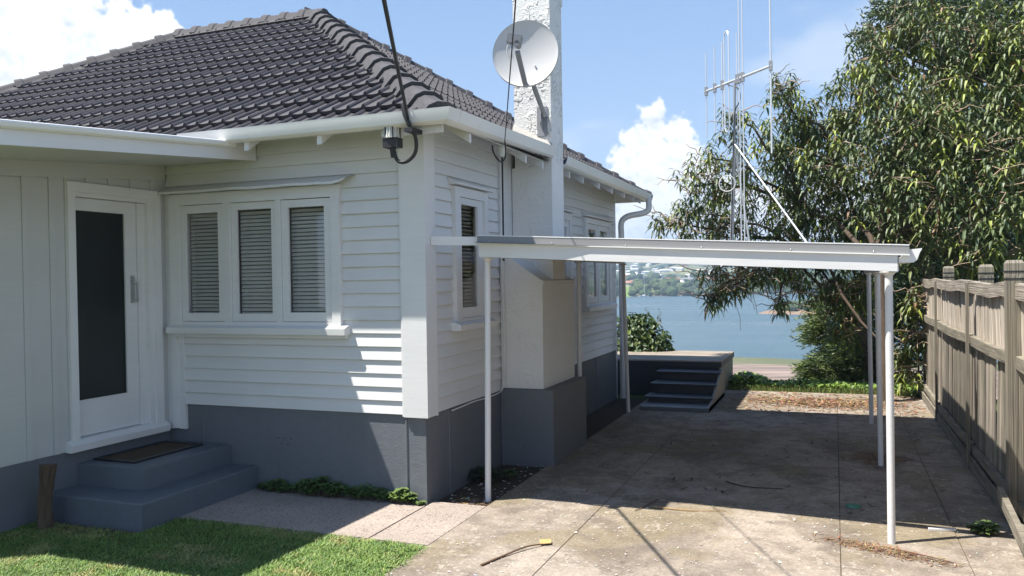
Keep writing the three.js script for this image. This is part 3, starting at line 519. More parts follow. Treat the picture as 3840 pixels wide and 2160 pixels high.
// gutters, rafter ends, soffit boards
{
  const gp = (o, y) => [[o - 0.13, y - 0.05], [o - 0.13, y - 0.14], [o - 0.065, y - 0.142], [o - 0.025, y - 0.118], [o - 0.008, y - 0.06], [o, y - 0.012], [o + 0.004, y + 0.003], [o - 0.01, y + 0.005], [o - 0.014, y - 0.012], [o - 0.024, y - 0.06], [o - 0.045, y - 0.108], [o - 0.12, y - 0.118], [o - 0.12, y - 0.05]];
  const zAt = (x, y) => gp(EV, y).map(([o, yy]) => [x, yy, o]);
  const corner = (y) => gp(EV, y).map(([o, yy]) => [o, yy, o]);
  mesh('gutter', toCreasedNormals(loft([zAt(-2.81, 4.17), corner(4.178)]), 0.7), M.gutter, house);
  const side = (z, y) => gp(EV, y).map(([o, yy]) => [o, yy, z]);
  mesh('gutter', toCreasedNormals(loft([corner(4.178), side(-2.77, 4.25)]), 0.7), M.gutter, house);
  mesh('gutter', [toCreasedNormals(loft([side(-3.32, 4.205), gp(EV, 4.172).map(([o, yy]) => [o, yy, EB - (o - EV)])]), 0.7), toCreasedNormals(loft([gp(EV, 4.172).map(([o, yy]) => [o, yy, EB - (o - EV)]), gp(EV, 4.172).map(([o, yy]) => [-3, yy, EB - (o - EV)])]), 0.7)], M.gutter, house);
  for (const [x, y] of [[0.2, 4.178]]) mesh('gutter_joint', loft([x - 0.03, x + 0.02].map((q) => gp(EV + 0.006, y).map(([o, yy]) => [q, yy - 0.003, o]))), M.gutter, house);
  mesh('gutter_joint', loft([0.36, 0.31].map((q) => gp(EV + 0.006, 4.184).map(([o, yy]) => [o, yy - 0.003, q]))), M.gutter, house);
  const sl = 0.62, s0 = 4.045, s1 = s0 + 0.5 * sl, sf = (p) => hexa([...p, ...p.map(([x, y, z]) => [x, y + 0.015, z])]);
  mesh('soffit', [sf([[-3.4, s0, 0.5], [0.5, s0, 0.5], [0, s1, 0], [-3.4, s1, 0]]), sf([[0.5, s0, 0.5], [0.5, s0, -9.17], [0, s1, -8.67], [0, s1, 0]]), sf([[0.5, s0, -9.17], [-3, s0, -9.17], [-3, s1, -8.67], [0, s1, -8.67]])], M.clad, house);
  const tail = () => [[0.52, 4.03], [0.52, 3.935], [0.0, 3.935 + 0.52 * sl], [0.0, 4.03 + 0.52 * sl]];
  for (const x of [-1.93, -0.97]) mesh('rafter', alongX(tail(), x - 0.03, x + 0.03), M.trim, house);
  for (const z of [-0.12, -1.86, -2.52, -3.73, -4.44, -5.41, -6.29, -7.19, -7.99, -8.55]) mesh('rafter', alongZ(tail().reverse(), z - 0.025, z + 0.025), M.trim, house);
  mesh('mounting_plank', box(-0.25, 0.46, 3.97, 4.08, 0.41, 0.45), M.trim, house);
  // downpipe at the far corner
  const pts = curve([[0.6, 4.1, -8.95], [0.6, 3.84, -8.93], [0.52, 3.78, -8.9], [0.2, 3.7, -8.72], [0.1, 3.6, -8.66], [0.09, 3.3, -8.65]], 24);
  const dp = mesh('downpipe', [tube(pts, 0.062, 12), rod([0.09, 3.32, -8.65], [0.09, -0.15, -8.6], 0.06, 14), rod([0.09, -0.1, -8.6], [0.3, -0.13, -8.45], 0.05, 12)], M.trim, house);
  for (const y of [2.9, 1.3]) mesh('bracket', new THREE.CylinderGeometry(0.066, 0.066, 0.03, 14).translate(0.09, y, -8.645), M.trim, dp);
}
// chimney: grey base, white breast with sloping shoulders, roughcast stack
{
  const ch = mesh('chimney', [hexa([[0.03, 4.0, -3.27], [0.57, 4.0, -3.27], [0.57, 4.0, -2.745], [0.03, 4.0, -2.745], [0.03, 7.2, -3.27], [0.57, 7.2, -3.27], [0.57, 7.2, -2.745], [0.03, 7.2, -2.745]].map((q) => q)), box(-0.02, 0.572, 6.35, 7.2, -3.33, -3.271)], M.plaster, house);
  mesh('chimney_stack', hexa([[-0.02, 2.3, -3.27], [0.565, 2.3, -3.27], [0.565, 2.3, -2.75], [-0.02, 2.3, -2.75], [-0.02, 4.0, -3.27], [0.568, 4.0, -3.27], [0.568, 4.0, -2.747], [-0.02, 4.0, -2.747]]), M.plasterSoft, ch);
  const sh = [[-0.02, 0.99], [0.572, 0.99], [0.578, 2.42], [-0.02, 2.84]];
  mesh('chimney_breast', alongZ(sh, -3.66, -2.25), M.plasterSoft, ch);
  mesh('chimney_ledge', alongZ([[0.57, 2.36], [0.594, 2.37], [0.592, 2.424], [0.57, 2.44]], -3.665, -2.245), M.plasterSoft, ch);
  mesh('chimney_base', box(-0.02, 0.72, -0.4, 0.985, -3.74, -2.2), M.plinth, ch);
  mesh('corner_strip', box(0.0, 0.05, 1.0, 2.7, -2.235, -2.2), M.plasterSoft, ch);
  mesh('flashing', [hexa([[0.02, 4.52, -2.744], [0.58, 4.22, -2.744], [0.58, 4.31, -2.744], [0.02, 4.62, -2.744], [0.02, 4.5, -2.65], [0.58, 4.2, -2.65], [0.58, 4.23, -2.68], [0.02, 4.53, -2.68]])], M.lead, ch);
  // thin cables clipped beside the breast
  mesh('wall_cable', tube(curve([[0.03, 4.1, -2.2], [0.035, 3.6, -2.19], [0.03, 2.6, -2.18], [0.045, 1.6, -2.185], [0.035, 1.02, -2.17]], 30), 0.011, 6), M.trim, house);
  mesh('wall_cable', tube(curve([[0.05, 4.1, -2.215], [0.05, 3.2, -2.21], [0.05, 2.7, -2.21]], 14), 0.013, 6), M.black, house);
  mesh('wall_cable', tube(curve([[0.035, 1.02, -2.17], [0.03, 0.97, -2.1], [0.022, 0.945, -1.7], [0.022, 0.955, -1.2], [0.02, 0.945, -0.85], [0.02, 0.94, -0.6]], 30), 0.008, 6), M.trim, house);
}
// ---------------------------------------------------------------- front steps, mat, stump
function slabRound(x0, x1, y0, y1, z0, z1, r) {                      // block with eased top edges
  const ring = (y, i) => [[x0 + i, y, z0 + i], [x1 - i, y, z0 + i], [x1 - i, y, z1 - i], [x0 + i, y, z1 - i]].reverse();
  return loft([ring(y0, 0), ring(y1 - r, 0), ring(y1 - r * 0.3, r * 0.3), ring(y1, r)].map((q) => q), {});
}
{
  const s = thing('concrete_steps', 'two grey painted concrete steps below the glazed front door', 'steps', [-2.95, 0, 0.9]);
  mesh('lower_step', slabRound(WX + 0.004, -2.29, -0.15, 0.269, -0.026, 1.76, 0.018), M.step, s);
  mesh('upper_step', slabRound(WX + 0.006, -2.68, 0.2, 0.507, -0.022, 1.35, 0.018), M.step, s);
  const m = thing('doormat', 'dark rectangular doormat on the upper step before the door', 'doormat', [-3.25, 0.507, 0.66]);
  mesh('mat_border', [box(-3.56, -3.5, 0.508, 0.528, 0.14, 1.2), box(-3.02, -2.96, 0.508, 0.528, 0.14, 1.2), box(-3.5, -3.02, 0.508, 0.528, 0.14, 0.2), box(-3.5, -3.02, 0.508, 0.528, 1.14, 1.2)], M.black, m);
  mesh('mat_pile', box(-3.5, -3.02, 0.508, 0.524, 0.2, 1.14), std({ color: C(0.1, 0.075, 0.05), map: T.mat, roughness: 1 }), m);
  const st = [], rs = rng(3);
  for (let i = 0; i <= 5; i++) { const y = -0.1 + i * 0.148, n = 11; st.push(Array.from({ length: n }, (_, k) => { const a = (k / n) * Math.PI * 2, r = 0.062 * (1 + 0.28 * Math.sin(3 * a + i) + rr(-0.14, 0.14, rs)) * (i < 2 ? 1.25 - i * 0.15 : i === 5 ? 1.12 : 1); return [-3.36 + Math.cos(a) * r + 0.01 * i, y, 1.98 - Math.sin(a) * r]; })); }
  single('tree_stump', loft(st), M.stump, 'sawn off shrub stump standing against the wall base beside the steps', 'stump');
}
// ---------------------------------------------------------------- carport
{
  const c = thing('carport', 'low white carport on slim round posts over the driveway', 'carport', [2.6, 0, -3.3]);
  const topY = (x) => 2.905 - 0.0565 * (x - 0.6), fz = (x) => -0.22 + (x - 0.55) * 0.074;          // fall of the roof, line of the front beam
  const X0 = 0.555, X1 = 4.69, F0 = 0.54, F1 = 4.785;
  const beamQ = (x, dy0, dy1, z0, z1) => [[x, topY(x) + dy0, fz(x) + z0], [x, topY(x) + dy1, fz(x) + z0], [x, topY(x) + dy1, fz(x) + z1], [x, topY(x) + dy0, fz(x) + z1]];
  const bar = (xa, xb, dy0, dy1, z0, z1) => loft([beamQ(xa, dy0, dy1, z0, z1), beamQ(xb, dy0, dy1, z0, z1)]);
  mesh('front_beam', bar(X0, X1, -0.205, -0.064, -0.045, 0), M.trim, c);
  const fl = mesh('flashing', [bar(F0, F1, -0.051, 0.024, -0.004, 0.004)], M.galv, c);
  mesh('drip_edge', [bar(F0, F1, -0.063, -0.052, -0.05, 0.024), bar(F0, F1, 0.025, 0.034, -0.06, 0.008)], M.gutter, fl);
  for (const x of [0.68, 1.42, 2.22, 2.98, 3.8, 4.5]) mesh('screw', new THREE.SphereGeometry(0.008, 8, 6).translate(x, topY(x) - 0.036, fz(x) + 0.006), M.steel, fl);
  // ribbed roof sheet, rafters, side beams
  const zb = -6.72, rib = [];
  for (let i = 0; i <= 96; i++) { const z = -0.1 + (zb + 0.1) * (i / 96), h = [0, 0, 0.022, 0.022][i % 4]; rib.push([z, h]); }
  const ribs = (x) => rib.map(([z, h]) => [x, topY(x) - 0.05 + h, z]), ribsB = (x) => rib.map(([z, h]) => [x, topY(x) - 0.052 + h, z]);
  mesh('roof_sheet', [loft([ribs(F0), ribs(F1)], { closed: false }), loft([ribsB(F1), ribsB(F0)], { closed: false })], M.galv, c);
  const lx = 0.585, rx = 4.665;
  for (const x of [lx, rx]) mesh('side_beam', loft([-0.28 + (x - 0.55) * 0.074, zb].map((z) => [[x - 0.04, topY(x) - 0.205, z], [x + 0.04, topY(x) - 0.205, z], [x + 0.04, topY(x) - 0.07, z], [x - 0.04, topY(x) - 0.07, z]])), M.trim, c);
  for (const z of [-1.7, -3.35, -5.0, zb + 0.03]) mesh('purlin', loft([lx + 0.045, rx - 0.045].map((x) => [[x, topY(x) - 0.17, z - 0.025], [x, topY(x) - 0.07, z - 0.025], [x, topY(x) - 0.07, z + 0.025], [x, topY(x) - 0.17, z + 0.025]])), M.trim, c);
  const gut = (z) => [[F1 - 0.085, 2.575], [F1 - 0.08, 2.545], [F1 + 0.035, 2.545], [F1 + 0.062, 2.565], [F1 + 0.085, 2.63], [F1 + 0.105, 2.668], [F1 + 0.01, 2.66]].map(([x, y]) => [x, y, z]);
  mesh('gutter', loft([gut(0.06), gut(zb)]), M.gutter, c);
  for (const [x, z, xt] of [[0.53, -0.42, 0.575], [0.57, -3.9, 0.585], [0.66, -6.66, 0.6], [4.63, -0.13, 4.63], [4.7, -3.44, 4.68], [4.71, -6.6, 4.69]]) {
    const t = topY(xt) - 0.205, p = mesh('post', new THREE.CylinderGeometry(0.032, 0.034, t + 0.08, 18).translate(0, 0, 0), M.trim, null); scene.remove(p);
    p.geometry = rod([x, -0.08, z], [xt, t - 0.004, z], 0.034, 18).translate(-2.6, 0, 3.3); metreUV(p.geometry = p.geometry.toNonIndexed()); c.add(p);
    mesh('post_cap', [rod([xt, t - 0.012, z], [xt, t, z], 0.075, 4), loft([0.034, 0.036, 0.055, 0.062].map((r, i) => Array.from({ length: 14 }, (_, k) => { const a = (k / 14) * Math.PI * 2; return [xt + Math.cos(a) * r, t - 0.06 + [0, 0.02, 0.042, 0.05][i], z - Math.sin(a) * r]; })))], M.trim, p);
  }
  mesh('brace_plank', hexa([[0.03, 2.845, -0.1], [0.03, 2.94, -0.1], [0.56, 2.925, -0.28], [0.56, 2.83, -0.28], [0.03, 2.845, -0.13], [0.03, 2.94, -0.13], [0.56, 2.925, -0.31], [0.56, 2.83, -0.31]]), M.trim, c);
}
// ---------------------------------------------------------------- deck with steps
{
  const d = thing('deck', 'raised timber deck with dark painted sides and steps behind the carport', 'deck', [1.15, 0, -8.8]);
  const rd = rng(61);
  for (let i = 0; i < 21; i++) { const z = -9.27 - i * 0.11; mesh('plank', box(-4, 1.99 + rr(-0.004, 0.006, rd), 0.675, 0.7 + rr(-0.003, 0.003, rd), z - 0.104, z), M.deck, d, { turn: 1 }); }
  mesh('side_panel', box(-4, 1.93, -0.1, 0.58, -9.35, -9.31), M.darkPaint, d); mesh('side_panel', box(1.93, 1.96, -0.3, 0.58, -11.58, -9.35), M.sidePaint, d);
  mesh('edge_board', box(-4, 1.985, 0.57, 0.672, -9.312, -9.28), M.darkPaint, d); mesh('edge_board', box(1.962, 1.99, 0.57, 0.672, -11.6, -9.312), M.darkPaint, d);
  const ys = [0.182, 0.36, 0.531], zs = [-7.535, -8.12, -8.705];
  mesh('stair_base', box(0.8, 2.05, -0.1, 0.075, -9.28, -6.97), M.plinth, d);
  for (let i = 0; i < 3; i++) {
    mesh('riser', box(0.84, 2.02, i ? ys[i - 1] + 0.005 : 0.075, ys[i] - 0.03, zs[i] - 0.03, zs[i] - 0.01), M.darkPaint, d);
    mesh('tread', box(0.76, 2.035, ys[i] - 0.028, ys[i], zs[i] - 0.57, zs[i] + 0.03), M.darkPaint, d, { turn: 1 });
  }
  mesh('stringer', loft([2.012, 2.05].map((x) => [[x, -0.02, -6.98], [x, 0.08, -6.98], [x, 0.15, -7.54], [x, 0.33, -8.13], [x, 0.5, -8.71], [x, 0.57, -9.28], [x, -0.02, -9.28]])), M.sidePaint, d);
}
// ---------------------------------------------------------------- fence
{
  const f = thing('paling_fence', 'weathered grey paling fence with square posts along the driveway', 'fence', [5.8, 0, -4]);
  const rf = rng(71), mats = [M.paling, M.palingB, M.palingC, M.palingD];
  const fx = (z) => 5.8 - 0.02 * Math.sin(z * 0.8);
  for (const z of [3.0, 0.9, -0.98, -3.72, -7.2, -10.35]) {
    const h = 2.55 + rr(-0.02, 0.04, rf), w = 0.075, x = fx(z) + (z === -0.98 ? -0.04 : 0.13), l = rr(-0.012, 0.012, rf);
    if (z !== -0.98) mesh('batten', box(5.7, 5.735, 0, 2.3, z + 0.03, z + 0.085), M.palingB, f);
    const q = (y, i, dx) => [[x - w + i + dx, y, z + w - i], [x + w - i + dx, y, z + w - i], [x + w - i + dx, y, z - w + i], [x - w + i + dx, y, z - w + i]];
    const p = mesh('post', loft([q(-0.2, 0, 0), q(h - 0.03, 0, l), q(h, 0.02, l)]), M.palingB, f);
    for (const dy of [0.1, 0.17]) mesh('wire_band', loft([q(h - dy - 0.014, -0.004, l), q(h - dy, -0.004, l)]), M.black, p);
  }
  const zs = [3.0, 0.9, -0.98, -3.72, -7.2, -10.35];
  for (let i = 0; i + 1 < zs.length; i++) {
    const a = zs[i] - 0.07, b = zs[i + 1] + 0.07, m = (a + b) / 2, sag = rr(0.0, 0.035, rf);
    const ring = (z, y, h, x) => [[x - 0.055, y, z], [x - 0.055, y + h, z], [x, y + h + 0.006, z], [x, y - 0.004, z]].reverse();
    mesh('top_rail', loft([ring(a, 2.19, 0.15, fx(a)), ring((a + m) / 2, 2.2, 0.145, fx(m)), ring(m, 2.19 - sag, 0.15, fx(m)), ring(b, 2.19, 0.145, fx(b))]), M.paling, f, { turn: 1 });
    mesh('middle_rail', loft([ring(a, 1.54, 0.12, fx(a)), ring(m, 1.53 - sag * 0.6, 0.12, fx(m)), ring(b, 1.53, 0.12, fx(b))]), M.palingB, f, { turn: 1 });
    mesh('bottom_rail', loft([ring(a, 0.18, 0.1, fx(a)), ring(b, 0.17, 0.1, fx(b))]), M.palingB, f, { turn: 1 });
    mesh('gravel_board', box(5.72, 5.75, -0.05, 0.15, b, a), M.palingB, f, { turn: 1 });
  }
  // two tiers of palings, leaning as they have settled
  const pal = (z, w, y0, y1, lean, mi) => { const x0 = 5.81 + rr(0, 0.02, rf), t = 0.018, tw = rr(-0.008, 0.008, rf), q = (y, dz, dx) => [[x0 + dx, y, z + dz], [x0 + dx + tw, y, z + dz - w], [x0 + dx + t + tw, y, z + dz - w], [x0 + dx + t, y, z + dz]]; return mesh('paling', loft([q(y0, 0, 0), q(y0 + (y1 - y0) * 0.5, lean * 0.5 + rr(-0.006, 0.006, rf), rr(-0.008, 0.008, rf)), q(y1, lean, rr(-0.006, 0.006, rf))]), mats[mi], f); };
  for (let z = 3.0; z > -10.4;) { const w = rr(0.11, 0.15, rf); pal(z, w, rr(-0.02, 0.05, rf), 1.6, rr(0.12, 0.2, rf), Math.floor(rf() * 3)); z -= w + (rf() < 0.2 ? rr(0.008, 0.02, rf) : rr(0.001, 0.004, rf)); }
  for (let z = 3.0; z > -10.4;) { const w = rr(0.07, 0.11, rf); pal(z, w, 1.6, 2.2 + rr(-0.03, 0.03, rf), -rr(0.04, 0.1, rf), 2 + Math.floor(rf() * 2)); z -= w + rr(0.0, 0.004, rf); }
  single('timber_offcut', loft([[5.62, -0.95], [5.5, 0.9]].map(([x, z]) => [[x - 0.02, 0.29, z], [x + 0.03, 0.29, z], [x + 0.03, 0.4, z], [x - 0.02, 0.4, z]])), M.palingB, 'rough timber rail fixed low along the near end of the fence', 'timber', null, { turn: 1 });
}
// ---------------------------------------------------------------- satellite dish on the chimney
{
  const ctr = V(0.53, 5.33, -1.86), n = V(0.17, 0.05, 0.98).normalize(), right = V(0, 1, 0).cross(n).normalize(), up = n.clone().cross(right);
  const d = thing('satellite_dish', 'round grey satellite dish bracketed to the white chimney stack', 'satellite dish', [0.45, 4.75, -2.72]);
  const Rr = 0.425, Rv = 0.425, at = (r, a, dep) => { const p = ctr.clone().addScaledVector(right, Math.cos(a) * r * Rr).addScaledVector(up, Math.sin(a) * r * Rv).addScaledVector(n, dep); return [p.x, p.y, p.z]; };
  const K = 48, ring = (r, dep) => Array.from({ length: K }, (_, k) => at(r, (k / K) * Math.PI * 2, dep)), rs = [0.02, 0.15, 0.3, 0.45, 0.6, 0.75, 0.88, 0.97];
  mesh('reflector', toCreasedNormals(loft([...rs.map((r) => ring(r, -0.07 + 0.07 * r * r)), ring(1, 0.004), ring(1.012, -0.045), ...rs.slice().reverse().map((r) => ring(r, -0.085 + 0.07 * r * r))]), 0.6), M.dish, d);
  const lnb = ctr.clone().addScaledVector(n, 0.36).addScaledVector(up, -0.0).addScaledVector(right, -0.03), foot = ctr.clone().addScaledVector(up, -Rv * 0.98).addScaledVector(n, 0.0);
  const arm = (a, b, w, h) => { const dd = b.clone().sub(a).normalize(), s = dd.clone().cross(n).normalize(), t = s.clone().cross(dd); const q = (p) => [[-w, -h], [w, -h], [w, h], [-w, h]].map(([i, j]) => { const c = p.clone().addScaledVector(s, i).addScaledVector(t, j); return [c.x, c.y, c.z]; }); return loft([q(a), q(b)]); };
  mesh('feed_arm', arm(foot.clone().addScaledVector(n, -0.03), lnb.clone().addScaledVector(up, -0.09), 0.03, 0.02), M.dishArm, d);
  const l1 = lnb.clone().addScaledVector(n, 0.05), l2 = lnb.clone().addScaledVector(n, -0.08);
  mesh('feed_horn', [rod(l1.toArray(), l2.toArray(), 0.038, 14), arm(lnb.clone().addScaledVector(up, 0.08).addScaledVector(right, -0.12), lnb.clone().addScaledVector(up, 0.04).addScaledVector(right, 0.05), 0.055, 0.05)], M.lnb, d);
  for (const o of [-0.1, -0.05]) mesh('feed_lead', tube([0, 0.3, 0.6, 1].map((t) => lnb.clone().addScaledVector(right, o - 0.03 * Math.sin(t * 3.1)).addScaledVector(up, 0.02 - t * 0.2).addScaledVector(n, 0.03 - 0.02 * t)), 0.009, 6), M.dish, d);
  for (const [a, b] of [[0.12, -0.16], [0.1, -0.3]]) mesh('bolt', new THREE.SphereGeometry(0.013, 8, 6).translate(...ctr.clone().addScaledVector(right, a).addScaledVector(up, b).addScaledVector(n, -0.04).toArray()), M.dish, d);
  const back = ctr.clone().addScaledVector(n, -0.1).addScaledVector(up, -0.12), low = V(0.5, 4.68, -2.68);
  mesh('pole', tube(curve([back.toArray(), [0.52, 5.1, -2.05], [0.52, 4.98, -2.2], low.toArray()], 16), 0.032, 12), M.dishArm, d);
  mesh('wall_bracket', [box(0.37, 0.52, 4.42, 4.82, -2.742, -2.73), hexa([[0.44, 4.5, -2.73], [0.455, 4.5, -2.73], [0.455, 4.85, -2.73], [0.44, 4.85, -2.73], [0.46, 4.58, -2.58], [0.475, 4.58, -2.58], [0.475, 4.78, -2.6], [0.46, 4.78, -2.6]])], M.dishArm, d);
}
// ---------------------------------------------------------------- television aerial on its mast
{
  const a = thing('tv_aerial', 'tall television aerial with upright rods on a mast above the carport', 'aerial', [2.75, 2.8, -5]);
  mesh('mast', [rod([2.7, 2.74, -5], [2.76, 4.25, -5], 0.027, 12), rod([2.755, 4.1, -5], [2.785, 5.43, -5], 0.018, 12)], M.mast, a);
  const A = V(2.23, 5.45, -5.69), B = V(3.37, 5.45, -4.36), on = (t) => A.clone().lerp(B, t);
  mesh('boom', rod(A.toArray(), B.toArray(), 0.02, 10), M.alu, a);
  for (const [t, lo, hi, r] of [[0.03, 0.75, 0.62, 0.009], [0.17, 0.72, 0.66, 0.009], [0.29, 0.72, 0.68, 0.009], [0.515, 1.3, 0.7, 0.008], [0.55, 2.6, 2.3, 0.009], [0.6, 2.6, 2.3, 0.009], [0.985, 1.25, 2.2, 0.013]]) { const p = on(t); mesh('element', rod([p.x, p.y - lo, p.z], [p.x, p.y + hi, p.z], r, 8), M.alu, a); mesh('clamp', new THREE.BoxGeometry(0.05, 0.14, 0.05).translate(p.x, p.y, p.z), M.mast, a); }
  const p = on(0.36), dir = B.clone().sub(A).normalize(), pt = (s, y) => p.clone().addScaledVector(dir, s).add(V(0, y, 0));
  mesh('folded_dipole', tube([pt(-0.06, -0.68), pt(-0.06, 0.72), pt(-0.04, 0.79), pt(0, 0.81), pt(0.04, 0.79), pt(0.06, 0.72), pt(0.06, -0.68), pt(0.04, -0.74), pt(0, -0.76), pt(-0.04, -0.74), pt(-0.06, -0.68)], 0.01, 6), M.alu, a);
  mesh('lead', tube(curve([on(0.36).toArray(), [2.7, 5.38, -5.05], [2.84, 5.3, -4.97], [2.86, 5.12, -4.97], [2.79, 4.98, -4.98], [2.76, 4.5, -4.96], [2.73, 3.6, -4.95], [2.7, 2.8, -4.95]], 40), 0.009, 5), M.black, a);
  mesh('coiled_lead', new THREE.TorusGeometry(0.12, 0.008, 6, 24).translate(2.66, 3.86, -4.93), M.ceramic, a);
  mesh('stay', rod([2.78, 4.45, -4.97], [3.95, 2.7, -3.9], 0.014, 8), M.alu, a);
  mesh('stay', rod([2.77, 4.4, -5.02], [2.95, 2.74, -5.6], 0.014, 8), M.alu, a);
}
// ---------------------------------------------------------------- overhead service lines
{
  const dirs = V(1.095, 0.333, 2.34), P = V(0.2, 4.08, 0.69), pts = [];
  for (let i = 0; i <= 24; i++) { const t = (i / 24) * 6.3; pts.push(P.clone().addScaledVector(dirs, t).add(V(0, -0.012 * t * (6.3 - t) + 0.0, 0))); }
  const c = thing('service_cable', 'thick black power cable running from the gutter corner up overhead', 'cable', [0.2, 4.08, 0.69]);
  mesh('cable', tube(pts, 0.0165, 8), M.black, c);
  mesh('cable_clamp', [tube([V(0.13, 4.24, 0.66), V(0.16, 4.13, 0.68), V(0.2, 4.02, 0.66)], 0.026, 8), box(0.15, 0.24, 3.955, 4.0, 0.46, 0.68)], M.black, c);
  mesh('drip_loop', tube(curve([[0.2, 4.02, 0.66], [0.235, 3.9, 0.6], [0.2, 3.76, 0.55], [0.08, 3.68, 0.52], [-0.03, 3.7, 0.5], [-0.07, 3.8, 0.5], [-0.085, 3.86, 0.5]], 40), 0.02, 8), M.black, c);
  const f = thing('service_fuse', 'black and white weathered fuse holder hanging under the front gutter', 'fuse holder', [-0.085, 3.9, 0.5]);
  mesh('fuse_cap', [new THREE.CylinderGeometry(0.075, 0.09, 0.13, 20).translate(-0.085, 4.0, 0.5), new THREE.SphereGeometry(0.075, 20, 8, 0, Math.PI * 2, 0, Math.PI / 2).scale(1, 0.45, 1).translate(-0.085, 4.065, 0.5)], M.ceramic, f);
  for (let k = 0; k < 18; k++) { const a = (k / 18) * Math.PI * 2; mesh('fin', new THREE.BoxGeometry(0.007, 0.12, 0.012).rotateY(-a).translate(-0.085 + Math.cos(a) * 0.088, 3.99, 0.5 + Math.sin(a) * 0.088), k % 3 ? M.ceramic : M.black, f); }
  mesh('fuse_body', [new THREE.BoxGeometry(0.17, 0.1, 0.12).translate(-0.085, 3.885, 0.5), new THREE.CylinderGeometry(0.036, 0.022, 0.11, 12).translate(-0.085, 3.79, 0.5)], M.black, f);
  mesh('fuse_plate', box(-0.2, 0.02, 3.95, 4.05, 0.452, 0.47), M.trim, f);
  const D2 = V(1.62, 0.28, 3.85), Q = V(0.62, 4.06, -0.88), ps = [];
  for (let i = 0; i <= 14; i++) { const t = (i / 14) * 3; ps.push(Q.clone().addScaledVector(D2, t).add(V(0, -0.01 * t * (3 - t), 0))); }
  const t = thing('phone_line', 'thin black phone line dropping to the side gutter by the chimney', 'cable', [0.6, 4.05, -0.9]);
  mesh('line', tube(ps, 0.006, 6), M.black, t);
  mesh('line_tail', tube(curve([[0.62, 4.06, -0.88], [0.6, 3.92, -0.95], [0.5, 3.86, -1.1], [0.4, 3.9, -1.2], [0.34, 4.0, -1.2], [0.32, 4.08, -1.22]], 24), 0.009, 6), M.black, t);
  single('insulator', [new THREE.CylinderGeometry(0.05, 0.062, 0.06, 16).translate(0.45, 4.0, -1.2), new THREE.CylinderGeometry(0.045, 0.05, 0.05, 16).translate(0.45, 4.05, -1.2), new THREE.SphereGeometry(0.045, 14, 8).translate(0.45, 3.97, -1.2)], M.ceramic, 'small white knob insulator under the side gutter', 'insulator');
}
// ---------------------------------------------------------------- foliage
class Leaves {                                                       // folded leaf blades gathered into one crown
  constructor() { this.p = []; this.c = []; }
  leaf(o, dir, len, wid, droop, col, side) {
    const s = side ?? V(-dir.z, 0, dir.x); if (s.lengthSq() < 1e-6) s.set(1, 0, 0); s.normalize();
    const nrm = s.clone().cross(dir).normalize();
    const at = (t) => o.clone().addScaledVector(dir, len * t * (1 - 0.25 * droop * t)).add(V(0, -droop * len * 0.75 * t * t, 0));
    const a = at(0), b = at(0.4), c = at(0.75), d = at(1), w1 = wid * 0.5, w2 = wid * 0.36, lift = wid * 0.18;
    const bl = b.clone().addScaledVector(s, w1).addScaledVector(nrm, lift), br = b.clone().addScaledVector(s, -w1).addScaledVector(nrm, lift), cl = c.clone().addScaledVector(s, w2).addScaledVector(nrm, lift * 0.6), cr = c.clone().addScaledVector(s, -w2).addScaledVector(nrm, lift * 0.6);
    for (const tri of [[a, br, b], [a, b, bl], [b, br, cr], [b, cr, c], [bl, b, c], [bl, c, cl], [c, cr, d], [cl, c, d]]) for (const q of tri) { this.p.push(q.x, q.y, q.z); this.c.push(col[0], col[1], col[2]); }
  }
  quad(o, dir, len, wid, col, side) {                                // small flat leaf: two triangles
    const s = side.clone().multiplyScalar(wid / 2), m = o.clone().addScaledVector(dir, len * 0.5), e = o.clone().addScaledVector(dir, len), l = m.clone().add(s), r = m.clone().sub(s);
    for (const q of [o, r, e, o, e, l]) { this.p.push(q.x, q.y, q.z); this.c.push(col[0], col[1], col[2]); }
  }
  mesh(name, parent, mat = M.leaf) { const g = soup(this.p); g.setAttribute('color', new THREE.Float32BufferAttribute(this.c, 3)); return mesh(name, g, mat, parent); }
}
const inBall = (r, shell) => { let v; do v = V(r() * 2 - 1, r() * 2 - 1, r() * 2 - 1); while (v.lengthSq() > 1 || v.lengthSq() < 0.001); const l = v.length(); return v.multiplyScalar(Math.pow(l, 1 - shell) / 1); };
const unit = (r) => inBall(r, 1).normalize();
const bendy = (a, b, r, k, n = 5) => { const out = [a.clone()], L = a.distanceTo(b); for (let i = 1; i < n; i++) { const t = i / n; out.push(a.clone().lerp(b, t).add(V((r() - 0.5) * k * L, (r() - 0.5) * k * L + 0.06 * L * Math.sin(t * 3.1), (r() - 0.5) * k * L))); } out.push(b.clone()); return out; };

